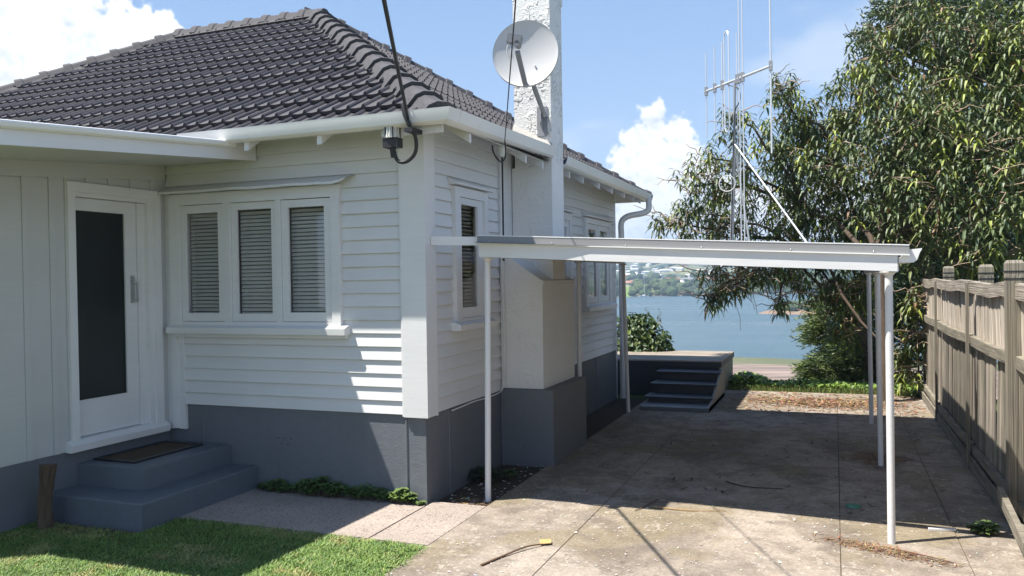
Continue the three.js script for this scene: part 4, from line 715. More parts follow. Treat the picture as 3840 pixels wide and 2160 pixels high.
// the drooping, long-leaved fruit tree at the end of the drive
{
  const t = thing('fruit_tree', 'large spreading tree with long drooping leaves over the carport end', 'tree', [5.05, -0.06, -9.3]);
  const lobes = [[2.26, 5.75, -10, 0.4], [1.84, 4.94, -10, 0.6], [1.37, 4.38, -10, 0.52], [0.97, 3.62, -10, 0.48], [1.67, 3.8, -10.5, 0.79], [2.3, 4.42, -11, 0.8], [2.38, 3.27, -11, 0.75], [3.13, 6.5, -11, 0.45], [3.39, 5.92, -11.5, 0.68], [3.07, 5.16, -11, 0.74], [3.7, 5.25, -12, 0.8], [4.3, 5.93, -12, 0.8], [4.28, 4.74, -11, 0.85], [3.45, 4.14, -11.5, 0.95], [4.43, 3.57, -11.5, 1.0], [3.35, 2.95, -11.5, 0.7], [5.02, 6.21, -11.5, 1.0], [5.19, 4.78, -10.5, 1.0], [5.4, 3.47, -10.5, 0.95], [5.88, 5.45, -10, 1.0], [6.09, 3.99, -9.5, 0.95], [6.62, 4.7, -9.5, 0.85], [6.73, 3.4, -9, 0.75], [7.11, 3.96, -9, 0.7], [6.35, 2.85, -9.5, 0.55], [6.98, 2.75, -9, 0.45], [5.29, 7.33, -12, 0.75], [5.85, 7.87, -12, 0.85], [6.55, 6.89, -11.5, 0.95], [7.2, 7.1, -11, 0.9], [7.39, 5.79, -10.5, 0.8], [7.9, 6.6, -10.5, 0.9], [7.8, 4.9, -9.5, 0.8],
    [1.65, 2.42, -10.5, 0.32], [1.6, 1.98, -10.5, 0.26], [1.95, 2.2, -10.5, 0.3], [2.15, 2.42, -10.8, 0.36], [2.55, 2.55, -11, 0.35], [2.96, 2.45, -11, 0.3], [3.43, 2.35, -11.5, 0.36], [3.03, 1.9, -11, 0.2], [3.93, 2.2, -11.5, 0.48], [4.42, 1.83, -11.5, 0.58], [4.82, 2.35, -11.5, 0.6], [4.33, 1.22, -11.5, 0.35], [5.59, 1.89, -9.8, 0.34], [5.55, 1.16, -10, 0.35], [5.44, 0.61, -10, 0.35]];
  const r = rng(101), lv = new Leaves(), wood = [], twigs = [];
  const crotch = V(5.0, 2.6, -9.7);
  wood.push(tube([V(5.05, -0.2, -9.25), V(5.08, 0.9, -9.25), V(5.02, 1.8, -9.5), crotch], 0.13, 10, 0.75));
  const hubs = [V(3.6, 3.9, -11.6), V(4.4, 4.6, -11.8), V(5.4, 4.5, -11.0), V(6.3, 4.3, -10.3), V(5.6, 5.9, -11.6), V(3.3, 3.1, -11.6)];
  for (const h of hubs) wood.push(tube(bendy(crotch, h, r, 0.08), 0.06, 7, 0.6));
  for (const [x, y, z, rad] of lobes) {
    const c = V(x, y, z), hub = hubs.slice().sort((a, b) => a.distanceTo(c) - b.distanceTo(c))[0];
    wood.push(tube(bendy(hub, c, r, 0.14, 6), 0.042, 6, 0.4));
    const thin = x < 3.3 ? 0.62 : 0.85, n = Math.round((64 * rad * rad + 105 * rad * rad * rad) * thin) + 7;
    for (let i = 0; i < n; i++) {
      const tip = c.clone().addScaledVector(inBall(r, 0.45), rad * 1.15);
      if (i % 3 === 0 || rad < 0.5) twigs.push(tube(bendy(c.clone().lerp(tip, 0.15), tip, r, 0.16, 3), 0.011, 3, 0.5));
      const yg = r(), base = yg < 0.16 ? [0.28, 0.33, 0.05] : yg < 0.52 ? [0.14, 0.18, 0.045] : [0.075, 0.115, 0.036];
      const k = 7 + Math.floor(r() * 6), rot = r() * 6.3;
      for (let j = 0; j < k; j++) {
        const a = rot + j * 2.4, el = 0.55 - 1.0 * (j / k) + (r() - 0.5) * 0.5, d = V(Math.cos(a) * Math.cos(el), Math.sin(el), Math.sin(a) * Math.cos(el));
        const sh = 0.75 + 0.5 * r(), col = r() < 0.03 ? [0.2, 0.1, 0.04] : base.map((q) => q * sh);
        lv.leaf(tip.clone().add(V(0, -0.02 * j, 0)), d, rr(0.17, 0.3, r), rr(0.038, 0.056, r), rr(0.6, 1.2, r), col);
      }
    }
  }
  // bare pale twigs that show through the crown
  for (let i = 0; i < 420; i++) { const a = lobes[Math.floor(r() * lobes.length)], b = V(a[0], a[1], a[2]).addScaledVector(unit(r), a[3] * 0.6), e = b.clone().add(V((r() - 0.5) * 1.5, (r() - 0.35) * 0.7, (r() - 0.1) * 0.9)); twigs.push(tube(bendy(b, e, r, 0.18, 4), 0.014, 4, 0.4)); }
  for (const [a, b] of [[[2.0, 2.3, -10.5], [2.25, 1.25, -10.5]], [[2.3, 2.2, -10.6], [2.55, 1.7, -10.6]], [[2.5, 2.3, -10.7], [2.6, 1.6, -10.6]]]) twigs.push(tube(bendy(V(...a), V(...b), r, 0.12, 5), 0.008, 4, 0.6));
  mesh('trunk', wood, M.bark, t);
  mesh('twigs', twigs, M.paleBark, t);
  lv.mesh('crown', t);
}
// dense broad-leaved evergreen behind it
{
  const t = thing('evergreen_tree', 'tall dark dense evergreen rising behind the spreading tree', 'tree', [7.2, -3.2, -15]);
  const lobes = [[5.0, 8.45, -15, 0.42], [4.85, 7.5, -15, 0.25], [5.15, 7.9, -15, 0.4], [5.45, 9.0, -15, 0.6], [6.55, 8.91, -15, 1.1], [7.6, 8.35, -14.5, 1.25], [8.16, 7.32, -14, 1.15], [8.22, 5.76, -14, 1.1], [8.13, 4.12, -14, 1.1], [7.48, 3.04, -14, 1.1], [6.76, 3.3, -15, 1.2], [7.94, 2.99, -13, 0.8], [5.92, 2.8, -14.5, 1.1], [5.2, 3.3, -15, 1.0], [6.21, 1.93, -14, 0.95], [6.75, 2.31, -13.5, 0.85], [6.6, 6.4, -15, 1.3], [7.3, 5.0, -15, 1.3], [6.2, 4.9, -15.5, 1.2], [8.8, 8.6, -14, 1.2], [8.7, 6.4, -13.5, 1.1], [6.3, 0.8, -13.5, 0.9], [7.2, 1.4, -13, 1.0], [8.3, 1.6, -12.5, 1.0], [5.6, 1.5, -14, 0.7]];
  const r = rng(202), lv = new Leaves(), wood = [tube([V(7.2, -4, -15), V(7.1, 2, -15), V(7.0, 4.5, -15.1), V(7.1, 7.5, -15)], 0.2, 10, 0.4)];
  wood.push(tube([V(5.25, -2.6, -13.2), V(4.92, 0.3, -13.05), V(4.76, 1.2, -13.1), V(4.8, 2.2, -13.6)], 0.13, 8, 0.7));
  for (const [x, y, z, rad] of lobes) {
    const c = V(x, y, z); wood.push(tube(bendy(V(7.1, Math.min(7, Math.max(1, y - 0.6)), -15), c, r, 0.1, 5), 0.06, 6, 0.35));
    const n = Math.round(420 * rad * rad * rad + 160 * rad);
    for (let i = 0; i < n; i++) {
      const tip = c.clone().addScaledVector(inBall(r, 0.5), rad * 1.08), ax = unit(r); ax.y = Math.abs(ax.y) * 0.6 + 0.1;
      const base = r() < 0.28 ? [0.12, 0.165, 0.05] : [0.055, 0.09, 0.034];
      for (let j = 0; j < 8; j++) { const d = ax.clone().multiplyScalar(0.5).add(unit(r)).normalize(), sh = 0.7 + 0.6 * r(); lv.quad(tip.clone().addScaledVector(ax, j * 0.022 - 0.08), d, rr(0.08, 0.13, r), rr(0.035, 0.055, r), base.map((q) => q * sh), d.clone().cross(unit(r)).normalize()); }
    }
  }
  mesh('trunk', wood, M.bark, t); lv.mesh('crown', t);
}
// feathery conifer below them
{
  const t = thing('conifer', 'rounded feathery conifer at the far end of the driveway', 'tree', [4.5, -2.3, -13.8]);
  const r = rng(303), lv = new Leaves();
  const lobes = [[4.17, 1.45, -14, 0.6], [3.93, 1.06, -14, 0.45], [4.44, 0.77, -14, 0.6], [3.79, 0.13, -13.5, 0.32], [4.15, 0.22, -13.5, 0.5], [4.69, 0.42, -13.5, 0.6], [4.77, -0.12, -13.3, 0.45], [3.97, -0.24, -13.3, 0.4], [4.55, 1.93, -14.5, 0.55], [4.32, -0.35, -13, 0.42], [4.98, 1.06, -14, 0.5], [5.2, 0.2, -13.4, 0.6], [4.5, -0.8, -13.4, 0.6]];
  for (const [x, y, z, rad] of lobes) {
    const c = V(x, y, z);
    for (let s = 0; s < 90 + rad * 190; s++) {                        // flat drooping sprays
      const a = r() * 6.3, q = Math.sqrt(r()) * rad, root = c.clone().add(V(Math.cos(a) * q * 0.45, (r() - 0.5) * rad * 1.5, Math.sin(a) * q * 0.45)), out = V(Math.cos(a), 0.12 - 0.3 * r(), Math.sin(a)).normalize(), L = rr(0.3, 0.6, r) * (0.5 + rad);
      const base = r() < 0.35 ? [0.17, 0.22, 0.06] : [0.085, 0.13, 0.045];
      for (let j = 0; j < 30; j++) {
        const f = r(), p = root.clone().addScaledVector(out, f * L).add(V((r() - 0.5) * 0.14, -0.12 * f * f + (r() - 0.5) * 0.05, (r() - 0.5) * 0.14)), d = out.clone().add(V((r() - 0.5) * 1.3, (r() - 0.45) * 0.9, (r() - 0.5) * 1.3)).normalize(), sh = 0.7 + 0.6 * r();
        lv.quad(p, d, rr(0.08, 0.14, r), rr(0.016, 0.03, r), base.map((k) => k * sh), d.clone().cross(unit(r)).normalize());
      }
    }
  }
  mesh('trunk', [tube([V(4.5, -3, -13.9), V(4.48, 0.4, -13.95), V(4.42, 1.9, -14.2)], 0.11, 8, 0.3)], M.bark, t); lv.mesh('crown', t);
}
// vine-smothered shrub behind the deck
{
  const t = thing('vine_shrub', 'rounded shrub smothered in glossy broad vine leaves behind the deck', 'shrub', [-0.2, -0.1, -11.5]);
  const r = rng(404), lv = new Leaves(), tw = [];
  const lobes = [[-0.28, 1.09, -11.5, 0.42], [0.1, 1.0, -11.5, 0.37], [-0.37, 1.35, -11.5, 0.24], [-0.08, 1.3, -11.5, 0.26], [0.32, 0.81, -11.5, 0.22], [-0.48, 0.8, -11.5, 0.4], [0.0, 0.6, -11.5, 0.5], [-0.9, 1.0, -11.6, 0.5], [-0.3, 0.3, -11.5, 0.7], [0.35, 0.4, -11.5, 0.4]];
  for (const [x, y, z, rad] of lobes) for (let i = 0; i < 620 * rad; i++) {
    const n = unit(r); n.y = n.y * 0.9 + 0.15; const p = V(x, y, z).addScaledVector(n.normalize(), rad * rr(0.82, 1.08, r)), d = n.clone().multiplyScalar(0.35).add(V((r() - 0.5) * 1.2, -0.35 + (r() - 0.5) * 0.9, (r() - 0.5) * 1.2)).normalize(), sh = 0.7 + 0.6 * r(), c = r() < 0.2 ? [0.16, 0.21, 0.045] : [0.055, 0.1, 0.028];
    lv.leaf(p, d, rr(0.08, 0.15, r), rr(0.065, 0.11, r), rr(0.1, 0.5, r), c.map((k) => k * sh), d.clone().cross(n).normalize());
  }
  for (let i = 0; i < 16; i++) { const b = V(rr(-0.6, 0.35, r), rr(1.2, 1.5, r), -11.5), e = b.clone().add(V((r() - 0.5) * 0.3, rr(0.05, 0.3, r), (r() - 0.5) * 0.2)); tw.push(tube(bendy(b, e, r, 0.3, 4), 0.006, 4)); for (let j = 0; j < 4; j++) lv.leaf(b.clone().lerp(e, 0.4 + 0.15 * j), unit(r), 0.05, 0.03, 0.3, [0.16, 0.2, 0.05]); }
  mesh('stems', tw, M.bark, t); lv.mesh('foliage', t);
}
// leafy weeds along the bank beyond the concrete
{
  const r = rng(505), lv = new Leaves(), g2 = new Leaves();
  for (let i = 0; i < 900; i++) {
    const x = rr(1.4, 6.2, r), z = rr(-11.7, -10.7, r), hump = 0.05 + 0.1 * fbm(x * 1.3 + 4, z * 1.1, 0, 3, 8) + (x > 1.9 && x < 2.7 ? 0.2 * Math.sin((x - 1.9) * 3.9) : 0);
    const y = -0.06, col = r() < 0.5 ? [0.26, 0.38, 0.055] : [0.14, 0.24, 0.045];
    for (let j = 0; j < 9; j++) { const d = V((r() - 0.5) * 2, 0.2 + r(), (r() - 0.5) * 2).normalize(), sh = 0.7 + 0.6 * r(); lv.leaf(V(x + (r() - 0.5) * 0.2, y + hump * r(), z + (r() - 0.5) * 0.2), d, rr(0.09, 0.17, r), rr(0.05, 0.085, r), rr(0.3, 0.8, r), col.map((k) => k * sh)); }
  }
  for (let i = 0; i < 12000; i++) { const x = rr(1.6, 6.4, r), z = rr(-11.6, -10.08, r), d = V((r() - 0.5) * 0.9, 1, (r() - 0.5) * 0.9).normalize(), y = r() < 0.4; g2.quad(V(x, -0.07, z), d, rr(0.07, 0.19, r), 0.012, (y ? [0.25, 0.25, 0.08] : [0.12, 0.19, 0.04]).map((k) => k * (0.7 + 0.6 * r())), V(d.z, 0, -d.x).add(V(0.3, 0, 0.2)).normalize()); }
  const a = lv.mesh('bank_weeds', null); a.userData = { kind: 'stuff', label: 'leafy green weeds along the bank past the driveway end', category: 'weeds' };
  const b = g2.mesh('bank_grass', null, M.blade); b.userData = { kind: 'stuff', label: 'bright rough grass at the end of the concrete drive', category: 'grass' };
}
// clover-like weeds in the angle of the foundation
function weed(label, x, z, rad, n, h, seed, col) {
  const r = rng(seed), lv = new Leaves(), st = [], t = thing('weed', label, 'weed', [x, -0.03, z]);
  for (let i = 0; i < n; i++) {
    const a = r() * 6.3, q = Math.sqrt(r()) * rad, top = V(x + Math.cos(a) * q, h * (0.35 + 0.65 * r()) * (1 - 0.5 * q / rad), Math.max(z > 0 ? 0 : -9, z + Math.sin(a) * q * (z > 0 ? 0.3 : 0.8)));
    st.push(tube([V(x + Math.cos(a) * q * 0.6, -0.03, z + Math.sin(a) * q * 0.3), top], 0.0025, 3));
    const w = r() * 6.3, sh = 0.75 + 0.5 * r();
    for (let j = 0; j < 3; j++) { const b = w + j * 2.1; lv.leaf(top, V(Math.cos(b), 0.15, Math.sin(b)).normalize(), rr(0.05, 0.085, r), rr(0.05, 0.08, r), 0.3, col.map((k) => k * sh)); }
  }
  mesh('stems', st, M.bark, t); lv.mesh('foliage', t);
}
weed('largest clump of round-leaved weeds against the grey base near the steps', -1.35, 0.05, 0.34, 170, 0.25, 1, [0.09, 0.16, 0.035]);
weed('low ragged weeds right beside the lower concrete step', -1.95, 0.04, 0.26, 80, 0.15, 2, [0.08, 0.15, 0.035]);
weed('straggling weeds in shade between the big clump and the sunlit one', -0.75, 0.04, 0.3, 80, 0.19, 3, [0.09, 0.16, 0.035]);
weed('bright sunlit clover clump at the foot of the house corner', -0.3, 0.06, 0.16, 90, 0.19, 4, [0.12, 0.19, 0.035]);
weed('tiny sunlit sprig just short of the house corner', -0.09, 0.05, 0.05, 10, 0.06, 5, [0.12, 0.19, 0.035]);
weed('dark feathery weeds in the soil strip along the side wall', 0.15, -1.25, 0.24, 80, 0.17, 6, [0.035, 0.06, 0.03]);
weed('small weed in the soil beside the carport post', 0.38, -1.45, 0.1, 24, 0.1, 7, [0.05, 0.1, 0.025]);
weed('small green weed at the foot of the fence by the timber rail', 5.45, -0.72, 0.12, 40, 0.14, 8, [0.09, 0.15, 0.03]);
// lawn grass
{
  const r = rng(606), tuft = new Leaves();
  for (let k = 0; k < 7; k++) { const a = r() * 6.3, d = V(Math.cos(a) * 0.6, 0.5 + r() * 0.7, Math.sin(a) * 0.6).normalize(), o = V((r() - 0.5) * 0.05, -0.01, (r() - 0.5) * 0.05), L = rr(0.035, 0.085, r), s = V(-d.z, 0, d.x).normalize().multiplyScalar(0.0034), m = o.clone().addScaledVector(d, L * 0.55), e = o.clone().addScaledVector(d, L).add(V(Math.cos(a) * 0.012, -0.012, Math.sin(a) * 0.012)); const sh = 0.75 + 0.5 * r(); for (const q of [o.clone().sub(s), o.clone().add(s), m.clone().add(s), o.clone().sub(s), m.clone().add(s), m.clone().sub(s), m.clone().sub(s), m.clone().add(s), e]) { tuft.p.push(q.x, q.y, q.z); tuft.c.push(sh, sh, sh); } }
  const g = soup(tuft.p); g.setAttribute('color', new THREE.Float32BufferAttribute(tuft.c, 3)); metreUV(g);
  const spots = [];
  const edge = (x) => 1.27 + 0.05 * fbm(x * 4, 2, 0, 3, 7);
  while (spots.length < 46000) { const x = rr(-4.6, 0.72, r), z = rr(1.2, 4.4, r); if (z < edge(x) && x > -2.3) continue; if (x > 0.61 + 0.1 * fbm(z * 5, 1, 0, 2, 3)) continue; if (x < -2.25 && z < 1.85) continue; const bare = Math.exp(-((x + 2.7) ** 2 / 0.9 + (z - 1.95) ** 2 / 0.05)); if (r() < bare * 0.8) continue; spots.push([x, z]); }
  const im = new THREE.InstancedMesh(g, M.blade, spots.length), m4 = new THREE.Matrix4(), q = new THREE.Quaternion();
  spots.forEach(([x, z], i) => { const s = rr(0.75, 1.4, r); q.setFromEuler(new THREE.Euler((r() - 0.5) * 0.5, r() * 6.3, (r() - 0.5) * 0.5)); m4.compose(V(x, -0.025, z), q, V(s, s, s)); im.setMatrixAt(i, m4); const dry = fbm(x * 2.2, z * 2.2, 0, 3, 19), c = dry > 0.6 && r() < 0.5 || r() < 0.06 ? C(0.4, 0.37, 0.13) : r() < 0.5 ? C(0.2, 0.32, 0.045) : C(0.11, 0.21, 0.035); im.setColorAt(i, c); });
  im.name = 'lawn_grass'; im.castShadow = im.receiveShadow = true; im.userData = { kind: 'stuff', label: 'short clover-flecked lawn grass before the footpath', category: 'grass' }; scene.add(im);
}
// ---------------------------------------------------------------- litter on the ground
{
  const r = rng(707);
  const strew = (name, label, cat, n, pos, size, colors, mat) => {
    const lv = new Leaves();
    for (let i = 0; i < n; i++) { const [x, z, y] = pos(r), a = r() * 6.3, d = V(Math.cos(a), (r() - 0.3) * 0.35, Math.sin(a)).normalize(), s = rr(size[0], size[1], r); lv.quad(V(x, y + 0.006 + r() * 0.008, z), d, s, s * rr(size[2], size[3], r), colors[Math.floor(r() * colors.length)].map((k) => k * (0.75 + 0.5 * r())), V(-d.z, (r() - 0.5) * 0.25, d.x).normalize()); }
    const o = lv.mesh(name, null, mat ?? std({ vertexColors: true, roughness: 0.85, side: THREE.DoubleSide })); o.userData = { kind: 'stuff', label, category: cat };
  };
  const g = (r2) => (r2() + r2() + r2() - 1.5) / 1.5;
  const rust = [[0.2, 0.095, 0.05], [0.28, 0.16, 0.08], [0.12, 0.07, 0.045], [0.34, 0.24, 0.12]];
  strew('leaf_litter', 'brown fallen leaves heaped at the far end of the concrete', 'leaves', 4200, (q) => { const k = q() < 0.6; return k ? [3.9 + g(q) * 1.9, -8.7 + g(q) * 0.9, 0] : [2.2 + q() * 3.4, -10 + q() * 2.9, 0]; }, [0.05, 0.16, 0.15, 0.32], rust);
  strew('leaf_litter', 'brown leaf litter round the second carport post', 'leaves', 700, (q) => [4.7 + g(q) * 0.55, -3.9 + g(q) * 0.8, 0], [0.04, 0.11, 0.12, 0.25], rust);
  strew('leaf_litter', 'dry needles and leaf scraps before the front carport post', 'leaves', 800, (q) => { const a = g(q); return [4.55 + a * 0.75, 0.12 + a * 0.3 + g(q) * 0.2, 0]; }, [0.03, 0.1, 0.06, 0.16], rust);
  strew('leaf_litter', 'rusty dry grass clippings round the post at the house corner', 'leaves', 420, (q) => [0.36 + g(q) * 0.34, -0.3 + g(q) * 0.26, -0.03], [0.03, 0.09, 0.06, 0.16], [[0.26, 0.13, 0.06], [0.36, 0.24, 0.11], [0.15, 0.08, 0.05]]);
  strew('leaf_litter', 'scattered dry leaf scraps over the shaded driveway', 'leaves', 620, (q) => [0.9 + q() * 4.4, -7.6 + (1 - q() * q()) * 0 + q() * 6.8, 0], [0.04, 0.17, 0.08, 0.2], [[0.06, 0.045, 0.035], [0.1, 0.06, 0.04], [0.2, 0.12, 0.07]]);
  const wh = [[0.72, 0.71, 0.68], [0.6, 0.58, 0.54]];
  strew('paint_flakes', 'small white paint flakes strewn over the driveway', 'paint flakes', 1500, (q) => [0.7 + q() * 4.9, -1.2 + q() * 5, 0], [0.006, 0.022, 0.4, 0.9], wh);
  strew('paint_flakes', 'white paint flakes lying in the soil along the side wall', 'paint flakes', 170, (q) => [0.04 + q() * 0.55, -0.2 - q() * q() * 5, -0.03], [0.015, 0.06, 0.3, 0.8], wh);
  strew('paint_flakes', 'few larger white paint chips on the sunny driveway', 'paint flakes', 26, (q) => [0.8 + q() * 3.6, -0.6 + q() * 3, 0], [0.025, 0.05, 0.35, 0.7], wh);
  const stick = (label, pts, rad, c) => single('stick', tube(curve(pts, 14), rad, 6, 0.5), std({ color: C(...c), roughness: 0.9 }), label, 'stick');
  stick('long curved brown stick lying on the sunny slab in the foreground', [[1.33, 0.012, 1.62], [1.42, 0.014, 1.35], [1.55, 0.03, 1.08], [1.7, 0.012, 0.88]], 0.012, [0.13, 0.075, 0.04]);
  stick('dark stick lying across the cable shadow on the driveway', [[2.35, 0.03, -0.86], [2.27, 0.014, -0.62], [2.2, 0.012, -0.42]], 0.009, [0.1, 0.05, 0.035]);
  stick('pale straw stalk lying along the carport shadow edge', [[2.35, 0.012, -0.62], [2.75, 0.012, -0.6], [3.1, 0.014, -0.7]], 0.008, [0.34, 0.22, 0.1]);
  stick('dark bent twig on the shaded concrete beneath the carport', [[2.95, 0.012, -1.95], [3.2, 0.02, -1.75], [3.6, 0.012, -1.8]], 0.009, [0.05, 0.04, 0.035]);
  stick('thin twig in the litter before the front carport post', [[4.6, 0.012, 0.05], [4.85, 0.03, 0.22], [5.1, 0.012, 0.3]], 0.007, [0.16, 0.085, 0.05]);
  single('dry_leaf', hexa([[1.63, 0.02, 0.96], [1.72, 0.02, 0.9], [1.69, 0.03, 0.82], [1.6, 0.035, 0.88], [1.63, 0.024, 0.96], [1.72, 0.024, 0.9], [1.69, 0.034, 0.82], [1.6, 0.039, 0.88]]), std({ color: C(0.5, 0.33, 0.13), roughness: 0.8 }), 'large tan leaf beside the long stick on the slab', 'leaf');
  single('bottle_lid', new THREE.CylinderGeometry(0.07, 0.075, 0.025, 20).scale(1, 1, 0.8).translate(4.33, 0.016, -1.28), std({ color: C(0.06, 0.22, 0.15), roughness: 0.4 }), 'flat green plastic lid in the carport shade', 'lid');
  single('white_slat', loft([[4.98, -0.66], [5.22, -0.72]].map(([x, z]) => [[x, 0.004, z - 0.03], [x, 0.022, z - 0.03], [x, 0.022, z + 0.03], [x, 0.004, z + 0.03]])), M.trim, 'short white strip of wood at the shadow edge near the fence', 'wood strip');
}
// ---------------------------------------------------------------- harbour, far shore, hills
{
  const w = new THREE.PlaneGeometry(3200, 1500, 1, 1).rotateX(-Math.PI / 2).translate(-100, WATER, -860);
  structure('harbour_water', w, phys({ color: C(0.07, 0.12, 0.145), roughness: 1.0, roughnessMap: T.slick, bumpMap: T.waves, bumpScale: 0.55, ior: 1.33 }));
}
const farY = (x, z) => {                                             // land across the water
  const d = Math.hypot(x - 4, z - 8), a = Math.atan2(x - 4, -(z - 8)), shore = 725 + 30 * Math.sin(a * 9 + 1) + 34 * (fbm(a * 14, 3, 0, 3, 9) - 0.5);
  const k = d - shore; if (k < 0) return WATER - 3 + Math.max(-1, k * 0.02);
  return WATER - 0.2 + 7 * sstep(0, 70, k) + 0.012 * k + 34 * sstep(420, 1500, k) * (0.5 + fbm(a * 7 + 3, d / 620, 0, 4, 21)) + 66 * sstep(1400, 3300, k) * (0.62 + 0.7 * fbm(a * 8, d / 900, 0, 4, 27)) + 17 * Math.exp(-(((a + 0.165) / 0.034) ** 2) - ((d - 1650) / 240) ** 2);
};
{
  const t = [], A0 = -0.62, A1 = 0.42, NA = 150, ds = []; for (let d = 640; d < 5200; d *= d < 1000 ? 1.014 : 1.028) ds.push(d);
  const P = (i, j) => { const a = A0 + ((A1 - A0) * i) / NA, d = ds[j], x = 4 + Math.sin(a) * d, z = 8 - Math.cos(a) * d; return [x, farY(x, z), z]; };
  for (let i = 0; i < NA; i++) for (let j = 0; j + 1 < ds.length; j++) { const a = P(i, j), b = P(i + 1, j), c = P(i + 1, j + 1), d = P(i, j + 1); t.push(...a, ...b, ...c, ...a, ...c, ...d); }
  const g = soup(t), p = g.attributes.position, col = new Float32Array(p.count * 3);
  for (let i = 0; i < p.count; i++) { const x = p.getX(i), z = p.getZ(i), d = Math.hypot(x - 4, z - 8), n = fbm(x / 90, z / 90, 0, 4, 41), m = fbm(x / 28, z / 28, 0, 3, 43); let c = mix([0.05, 0.075, 0.035], [0.2, 0.2, 0.08], sstep(0.42, 0.62, n)); c = mix(c, [0.03, 0.05, 0.03], sstep(0.5, 0.62, m)); if (p.getY(i) < WATER + 1.2) c = [0.14, 0.12, 0.09]; const a = Math.atan2(x - 4, -(z - 8)); if (d < 800 && a > -0.245 && a < -0.228) c = [0.16, 0.24, 0.05]; col.set(c, i * 3); }
  g.setAttribute('color', new THREE.BufferAttribute(col, 3));
  structure('far_hills', g, std({ vertexColors: true, roughness: 1 }));
}
// small headland reaching into the water
const headY = (x, z) => { const u = (x - 22) / 52, v = (z + 372) / 16, q = 1 - Math.hypot(u, v); return WATER - 0.6 + (q > 0 ? 1.6 * sstep(0, 0.12, q) + 5.5 * sstep(0.05, 0.7, q) : q * 3); };
{
  const t = [], P = (i, j) => { const x = -36 + i * 2.4, z = -392 + j * 1.6; return [x, headY(x, z), z]; };
  for (let i = 0; i < 48; i++) for (let j = 0; j < 26; j++) { const a = P(i, j + 1), b = P(i + 1, j + 1), c = P(i + 1, j), d = P(i, j); t.push(...a, ...b, ...c, ...a, ...c, ...d); }
  const g = soup(t), p = g.attributes.position, col = new Float32Array(p.count * 3);
  for (let i = 0; i < p.count; i++) { const n = fbm(p.getX(i) / 5, p.getZ(i) / 5, 0, 3, 51); col.set(p.getY(i) < WATER + 1.6 ? mix([0.2, 0.14, 0.1], [0.28, 0.2, 0.14], n) : mix([0.12, 0.1, 0.06], [0.09, 0.11, 0.05], n), i * 3); }
  g.setAttribute('color', new THREE.BufferAttribute(col, 3));
  structure('headland', g, std({ vertexColors: true, roughness: 1 }));
}
// woods across the water: lumpy crowns massed together
{
  const r = rng(808);
  const crown = (x, y, z, s, tall, list, cl) => {
    const g = new THREE.IcosahedronGeometry(1, 2), p = g.attributes.position, col = new Float32Array(p.count * 3), o = r() * 90;
    for (let i = 0; i < p.count; i++) { const v = V(p.getX(i), p.getY(i), p.getZ(i)), n = fbm(v.x * 2.2 + o + v.z * 1.3, v.y * 2.2 + v.z, 0, 3, 7), k = 0.72 + 0.62 * n; p.setXYZ(i, x + v.x * s * k, y + v.y * s * tall * k, z + v.z * s * k); const h = 0.8 + 0.5 * hash(Math.round(v.x * 40), Math.round(v.y * 40 + v.z * 99), 3); col.set(cl.map((q) => q * h), i * 3); }
    g.setAttribute('color', new THREE.BufferAttribute(col, 3)); g.computeVertexNormals(); list.push(g);
  };
  const greens = [[0.035, 0.06, 0.024], [0.05, 0.08, 0.028], [0.025, 0.042, 0.024], [0.065, 0.088, 0.034]];
  const mass = (name, label, n, pick) => { const list = []; let made = 0; for (let i = 0; made < n && i < n * 30; i++) { const q = pick(); if (!q) continue; crown(...q, list, greens[Math.floor(r() * 4)]); made++; } const o = mesh(name, list, std({ vertexColors: true, roughness: 1 }), null); o.userData = { kind: 'stuff', label, category: 'woodland' }; };
  const polar = (a, d) => [4 + Math.sin(a) * d, 8 - Math.cos(a) * d];
  const shoreOf = (a) => 725 + 30 * Math.sin(a * 9 + 1) + 34 * (fbm(a * 14, 3, 0, 3, 9) - 0.5);
  mass('shore_woodland', 'dense green trees along the far shore of the harbour', 620, () => { const a = rr(-0.4, 0.25, r); if (a > -0.245 && a < -0.228) return null; const d = shoreOf(a) + rr(6, 95, r), [x, z] = polar(a, d), s = rr(2.4, 4.6, r); return [x, farY(x, z) + s * 0.75, z, s, rr(0.8, 1.15, r)]; });
  mass('hill_woodland', 'hazy tree belts among the houses on the far hillside', 560, () => { const a = rr(-0.4, 0.25, r), d = rr(860, 2400, r), [x, z] = polar(a, d); if (fbm(x / 110, z / 110, 0, 3, 63) < 0.47) return null; const s = rr(3, 6.5, r); return [x, farY(x, z) + s * 0.6, z, s, rr(0.8, 1.6, r)]; });
  mass('headland_scrub', 'olive scrub covering the small headland in the harbour', 160, () => { const x = rr(-20, 64, r), z = rr(-383, -361, r), y = headY(x, z); if (y < WATER + 1.5) return null; const s = rr(1.1, 2.4, r); return [x, y + s * 0.4, z, s, 0.8]; });
}
